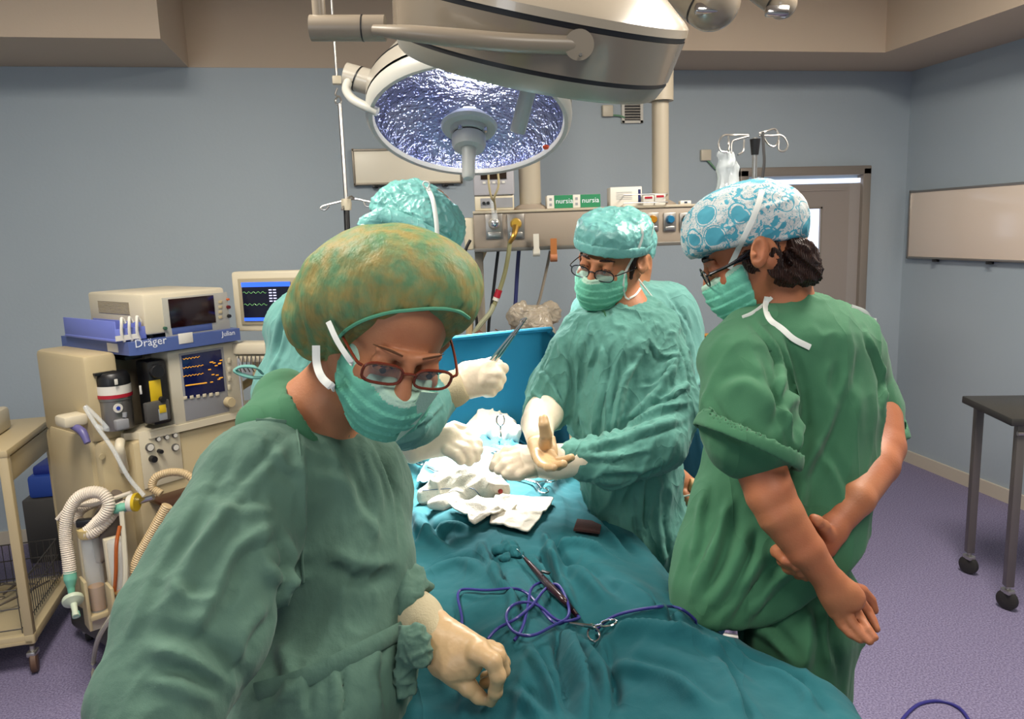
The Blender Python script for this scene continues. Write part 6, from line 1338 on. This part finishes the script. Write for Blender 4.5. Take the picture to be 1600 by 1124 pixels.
def dpath(pts,lift=.004):
    q=[dp(p[0],p[1],lift) for p in smooth_path([np.array([a[0],a[1],0.]) for a in pts],7)]; k=np.array(q)
    for _ in range(5): k[1:-1]=(k[:-2]+k[1:-1]*1.0+k[2:])/3
    k[:,2]+=.002; return list(k)
# raised screen between the field and the anaesthetist
def scrn(u,v):
    x=np.interp(u,[0,.72,.80,1],[-.10,.565,.60,.68]); y=np.interp(u,[0,.72,.80,1],[2.50,2.40,2.42,2.56])+.008*math.sin(u*17)+.05*(1-v)**2*-1.2
    zt_=np.interp(u,[0,.25,.72,.80,1],[1.36,1.385,1.412,1.40,1.33]); return np.array([x,y+.006*math.sin(u*40+v*3)*(1-v),1.00+(zt_-1.00)*v])
P,Q=grid_mesh(scrn,90,50); P,Q=solidify(P,Q,.006); sc_=fromPQ('screen_drape',P,Q,M_drapeb); tag(sc_,'upright blue drape screen across the far end of the table','drape')
Mb().tube([scrn(0,1)+(0,0,.0),scrn(.36,1),scrn(.72,1),scrn(.8,1),scrn(1,1)],.008,8).build('hem',M_drapeb,sc_)
t=thing('drape_hoop','steel hoop holding up the blue drape screen','frame',(.25,2.47,0)); Mb().tube([(-.08,2.53,.86),(-.08,2.53,1.33),(.0,2.50,1.35),(.52,2.45,1.375),(.565,2.45,1.36),(.565,2.46,.86)],.008,8).build('hoop',M_steel,t)
# loose lighter drapes bunched in front of the screen
def lay(name,corners,nu,nv,m,label,cat,lift=.01,amp=.006,seed=1,th=.004,rs=8,grp=None,edge_r=None):
    c=[np.array(k,float) for k in corners]
    def f(u,v):
        q=(c[0]*(1-u)+c[1]*u)*(1-v)+(c[3]*(1-u)+c[2]*u)*v; wv=math.sin(u*9+seed)*2+math.sin(v*7+seed*2)*2
        q=q+np.array([wv*(v in(0,1) or 0),wv*.5])
        return dp(q[0],q[1],lift)
    P,Q=grid_mesh(f,nu,nv); N=np.tile([0,0,1.0],(len(P),1)); P=P+N*(amp*(ridges(P,rs,seed,None,1.6))+amp*.5*np.abs(vnoise(P,rs*.6,seed+3,2)))[:,None]
    N=vnormals(P,Q); 
    if N[:,2].mean()<0: Q=Q[:,::-1]
    P,Q=solidify(P,Q,th); return tag(fromPQ(name,P,Q,m),label,cat,grp)
M_gauze=mat('white_gauze','d6cec0',0.9,bump=[('noise',60,.003,(1,1,1)),('noise',420,.0012,(1,1,1))],spec=.15); M_sheet=mat('pale_blue_sheet','9cc7d6',0.85,bump=[('noise',30,.003,(1,1,1))],spec=.2)
lay('folded_drape',[(700,650),(790,668),(850,735),(690,700)],40,30,mat('light_blue_drape','2f7f9b',.8,bump=[('ridge',10,.006,(1,1,1))]),'lighter blue drape bunched below the screen','drape',.016,.022,3,.004,9)
lay('folded_drape',[(740,640),(850,662),(860,725),(770,690)],40,30,MATS['light_blue_drape'],'lighter blue drape bunched beside the surgeon\'s bright sleeve','drape',.02,.02,5,.004,8)
lay('wound_sheet',[(672,722),(800,700),(790,752),(650,762)],46,26,M_sheet,'pale sheet around the wound under the lamp','sheet',.012,.012,7,.003,9)
S=Sdf(.02); S.chain([(dp(742,690,.02),.04),(dp(765,680,.05),.05),(dp(795,700,.04),.045)],.8,.03); S.seg(dp(690,690,.01),dp(740,700,.02),.035,.03,.6); P,Q=S.mesh(.005,1); P=P+vnormals(P,Q)*(.008*ridges(P,12,4,None,2))[:,None]
tag(fromPQ('gauze_swab',P,Q,M_gauze),'white gauze swabs heaped at the wound beneath the steel ring','gauze')
# wound
S=Sdf(.01); S.ell(dp(722,722,.018),(.02,.012,.01)); S.ell(dp(730,716,.02),(.012,.01,.01)); P,Q=S.mesh(.002,1); tag(fromPQ('wound',P,Q,mat('red_tissue','9a1a12',.25,spec=.6,bump=[('noise',120,.002,(1,1,1))])),'small red open wound among the white swabs','wound')
# towels
S=Sdf(.02); S.chain([(dp(664,785,.012),.028),(dp(690,775,.016),.040),(dp(730,770,.016),.042),(dp(770,772,.014),.034),(dp(792,775,.008),.018)],1.0,.03); S.ell(dp(700,790,.008),(.055,.025,.02)); 
for q_ in S.p: pass
S.p=[tuple(list(q[:9])+[.55,.55]+list(q[11:])) if q[0]=='s' else q for q in S.p]; P,Q=S.mesh(.0035,1); P=P+vnormals(P,Q)*(.007*ridges(P,10,14,((1,.2,0),3),2)+.002*vnoise(P,20,3,2))[:,None]
gz=tag(fromPQ('gauze_roll',P,Q,M_gauze),'bulky white gauze swab with red spots on the drape','gauze')
for x,y,r in((782,768,.008),(797,778,.009)): 
    hh=bvh_of(P,Q).ray_cast(Vector(CAM),Vector(unit(ray(x,y)))); 
    if hh[0] is not None: Mb().lathe([(r,-.001),(r*.7,.0012),(.0001,.0016)],np.array(hh[0]),np.array(hh[1]),12).build('blood_spot',mat('blood','9a2520',.5),gz)
hp=[]
for x,y in((660,767),(700,764),(735,763),(748,772),(762,790)):
    hh=bvh_of(P,Q).ray_cast(Vector(CAM),Vector(unit(ray(x,y))))
    if hh[0] is not None: hp.append(np.array(hh[0])+np.array(hh[1])*.0006)
if len(hp)>2: Mb().tube(hp,.0011,5).build('marker_thread',mat('blue_thread','31506e',.6),gz)
lay('folded_cloth',[(775,778),(866,788),(826,840),(765,824)],44,34,M_gauze,'flat folded white cloth with square corners on the drape','cloth',.010,.008,9,.004,7)
lay('folded_cloth',[(702,796),(800,786),(806,802),(740,828)],44,26,M_gauze,'narrow white cloth strip twisted in front of the gauze swab','cloth',.016,.012,19,.004,9)
# scrubbing pad
q=[dp(x,y,.002) for x,y in((914,812),(944,822),(921,848),(894,836))]; c=sum(q)/4; ex_=unit(q[1]-q[0]); nn=np.array([0,0,1.]); nn=unit(np.cross(q[1]-q[0],q[3]-q[0])); nn=nn if nn[2]>0 else -nn; ey_=np.cross(nn,ex_)
c=dp(919,830,.012); nn=unit(np.array([.12,.05,1])); ex_=unit(np.array([.93,-.37,0])-nn*(.93*.12-.37*.05)); ey_=np.cross(nn,ex_)
tag(Mb().box(c,(.062,.085,.006),[ex_,ey_,nn],.001).build('abrasive_pad',mat('dark_brown_pad','3a1f1c',.95,bump=[('noise',250,.002,(1,1,1))])),'dark brown square abrasive pad lying on the drape','pad')
# instruments
def ring_handled(lb,tip,lock,r1,r2,rr=.011,lift=.010,grp=None,m=None,tiplift=None,P=None):
    f=P or (lambda p,l:dp(p[0],p[1],l)); T_=f(tip,lift if tiplift is None else tiplift); K=f(lock,lift+.006); A_=f(r1,lift+.004); B_=f(r2,lift+.004)
    t=thing('surgical_clamp',lb,'clamp',K,grp); m=m or M_chrome; sd=unit(np.cross(K-T_,(0,0,1)))
    Mb().tube([T_,T_+(K-T_)*.5+sd*.0015,K+sd*.002],[.0012,.0026,.0035],8).build('jaw',m,t); Mb().tube([T_-sd*.001,T_+(K-T_)*.5-sd*.0015,K-sd*.002],[.0012,.0026,.0035],8).build('jaw',m,t)
    Mb().lathe([(.0048,-.004),(.0048,.004),(.0001,.0045)],K,(0,0,1),12).build('pivot',m,t)
    for C_ in(A_,B_):
        ax=unit(C_-K); pr_=unit(np.cross(ax,(0,0,1))); st=C_-ax*rr
        Mb().tube([K,K+(st-K)*.55,st],[.0032,.0024,.0022],8).build('shank',m,t)
        Mb().tube([C_+ax*rr*math.cos(a)*1.2+pr_*rr*.85*math.sin(a) for a in np.linspace(0,2*math.pi,17)[:-1]],.0021,7,closed=True,sm=2).build('finger_ring',m,t)
    return t
ring_handled('steel clamp with black-shadowed rings pointing at the wound, beside the gauze',(772,743),(838,765),(860,762),(849,777),.0145,.014)
ring_handled('steel clamp lying beside the purple cable at the lower centre',(890,984),(926,994),(951,987),(928,1005),.0125,.012)
ring_handled('bright clamp with white rings at the left edge of the wound',(700,742),(682,748),(657,733),(672,757),.013,.014)
t=thing('towel_clip','steel ring of a towel clip standing up behind the wound','clip',dp(782,660,.05)); c=W(782,657,2.33); Mb().tube([c+RT*.012*math.cos(a)+UP*.017*math.sin(a) for a in np.linspace(0,6.283,15)[:-1]],.0026,7,closed=True,sm=2).build('ring',M_chrome,t); Mb().tube([c-UP*.017,c-UP*.06,dp(775,690,.01)],.0028,7).build('shank',M_chrome,t)
t=thing('retractor','steel retractor with a pinkish brown blade beside the wound','retractor',dp(790,725,.03)); Mb().tube([dp(746,719,.035),dp(760,719,.037),dp(780,723,.036)],[.008,.009,.0065],10,flat=((0,0,1),.4)).build('blade',mat('pink_brown','a0664c',.35,spec=.6),t); Mb().tube([dp(778,722,.036),dp(800,727,.034),dp(818,731,.03),dp(823,738,.015),dp(820,743,.005)],.0055,8,flat=((0,0,1),.4)).build('shank',M_chrome,t)
# clamp held up by the surgeon
a=W(773,561,1.86); b=W(822,497,1.80); v=unit(b-a); s_=unit(np.cross(v,FW)); t=thing('needle_holder','long steel needle holder held up in the white gloved fist','needle holder',a)
for q in(-1,1): Mb().tube([a-v*.06+s_*q*.006,a+v*.02+s_*q*.004,a+(b-a)*.6+s_*q*.002,b+s_*q*.0008],[.004,.0045,.004,.002],8).build('shaft',M_chrome,t)
Mb().lathe([(.005,-.004),(.005,.004),(.0001,.005)],a+(b-a)*.62,FW,12).build('pivot',M_chrome,t); Mb().tube([b,b-RT*.012-UP*.004,b-RT*.016-UP*.010],.0014,5).build('needle',M_chrome,t)
# diathermy pencil and its purple cable
t=thing('diathermy_pencil','dark red diathermy pencil with steel tip lying on the drape','pencil',dp(860,920,.01)); Mb().tube(dpath([(807,866),(815,876),(822,886)],.012),[.0008,.0016,.003],7,sm=1).build('tip',M_chrome,t)
Mb().tube(dpath([(820,883),(832,897),(850,918),(860,930),(885,955),(902,975)],.014),[.0035,.006,.0075,.0085,.0065,.0045],10,sm=1).build('handle',mat('dark_red_plastic','2c0f16',.25,spec=.6),t); Mb().box(dp(853,912,.024),(.008,.02,.004),[unit((1,.9,0)),unit((-.9,1,0)),nn],.001).build('switch',M_black,t)
M_cable=mat('purple_cable','33307c',.35,spec=.5)
def z2(l): return [(620+p[0]/3.02,860+p[1]/3.02)+tuple(p[2:]) for p in l]
t=thing('purple_cable','coiled purple cable of the diathermy pencil lying on the drape','cable',dp(850,960,.01))
Mb().tube(dpath(z2([(245,380),(285,400),(290,425),(310,360),(298,290),(288,235),(312,202),(430,212),(560,200),(635,240),(690,310),(745,368),(790,362),(818,310),(790,220),(735,180),(680,172),(635,200),(625,250),(610,330),(590,400),(555,450)]),.007),.0028,8,sm=1).build('cable',M_cable,t)
Mb().tube(dpath(z2([(430,456),(475,405),(548,370),(600,330),(645,290),(700,215),(760,190),(800,260),(815,320),(800,360),(740,390),(660,435),(600,440),(545,415),(515,350),(545,295),(610,278),(680,300),(740,355),(790,372),(860,355),(856,345)]),.012),.0028,8,sm=1).build('cable',M_cable,t)
t=tag(Mb().tube(dpath(z2([(940,400),(985,355),(1040,325),(1120,305),(1200,292),(1275,284),(1330,292),(1375,318),(1410,350)]),.006)+[dp(1088,972,-.02),dp(1094,985,-.10)],.0028,8,sm=1).build('purple_cable',M_cable),'purple cable leading from the clamp across the drape edge','cable')
tag(Mb().tube([onz(1395,1150,.006),onz(1412,1122,.006),onz(1436,1101,.006),onz(1470,1096,.006),onz(1500,1108,.006),onz(1520,1135,.006)],.006,8).build('floor_cable',M_cable),'dark blue cable curving on the floor at the bottom right','cable')
# small crumpled tuck in the drape
S=Sdf(.015); 
for x,y,r in((782,862,.016),(795,858,.018),(806,868,.014),(790,875,.012)): S.ell(dp(x,y,.004),(r,r*1.2,r*.6))
P,Q=S.mesh(.003,1); P=P+vnormals(P,Q)*(.006*ridges(P,22,4,None,1.5))[:,None]; tag(fromPQ('drape_tuck',P,Q,M_drape),'small crumpled teal cloth tuck near the pencil tip','cloth')
# clear plastic bag edge by the nurse
t=tag(Mb().tube([W(640,668,1.95),W(641,690,1.95),W(636,715,1.97),W(625,740,2.0)],.012,8,flat=(CV(1,0,0),.2)).build('plastic_pouch',M_clear),'clear plastic pouch edge hanging beside the nurse\'s chest','pouch')
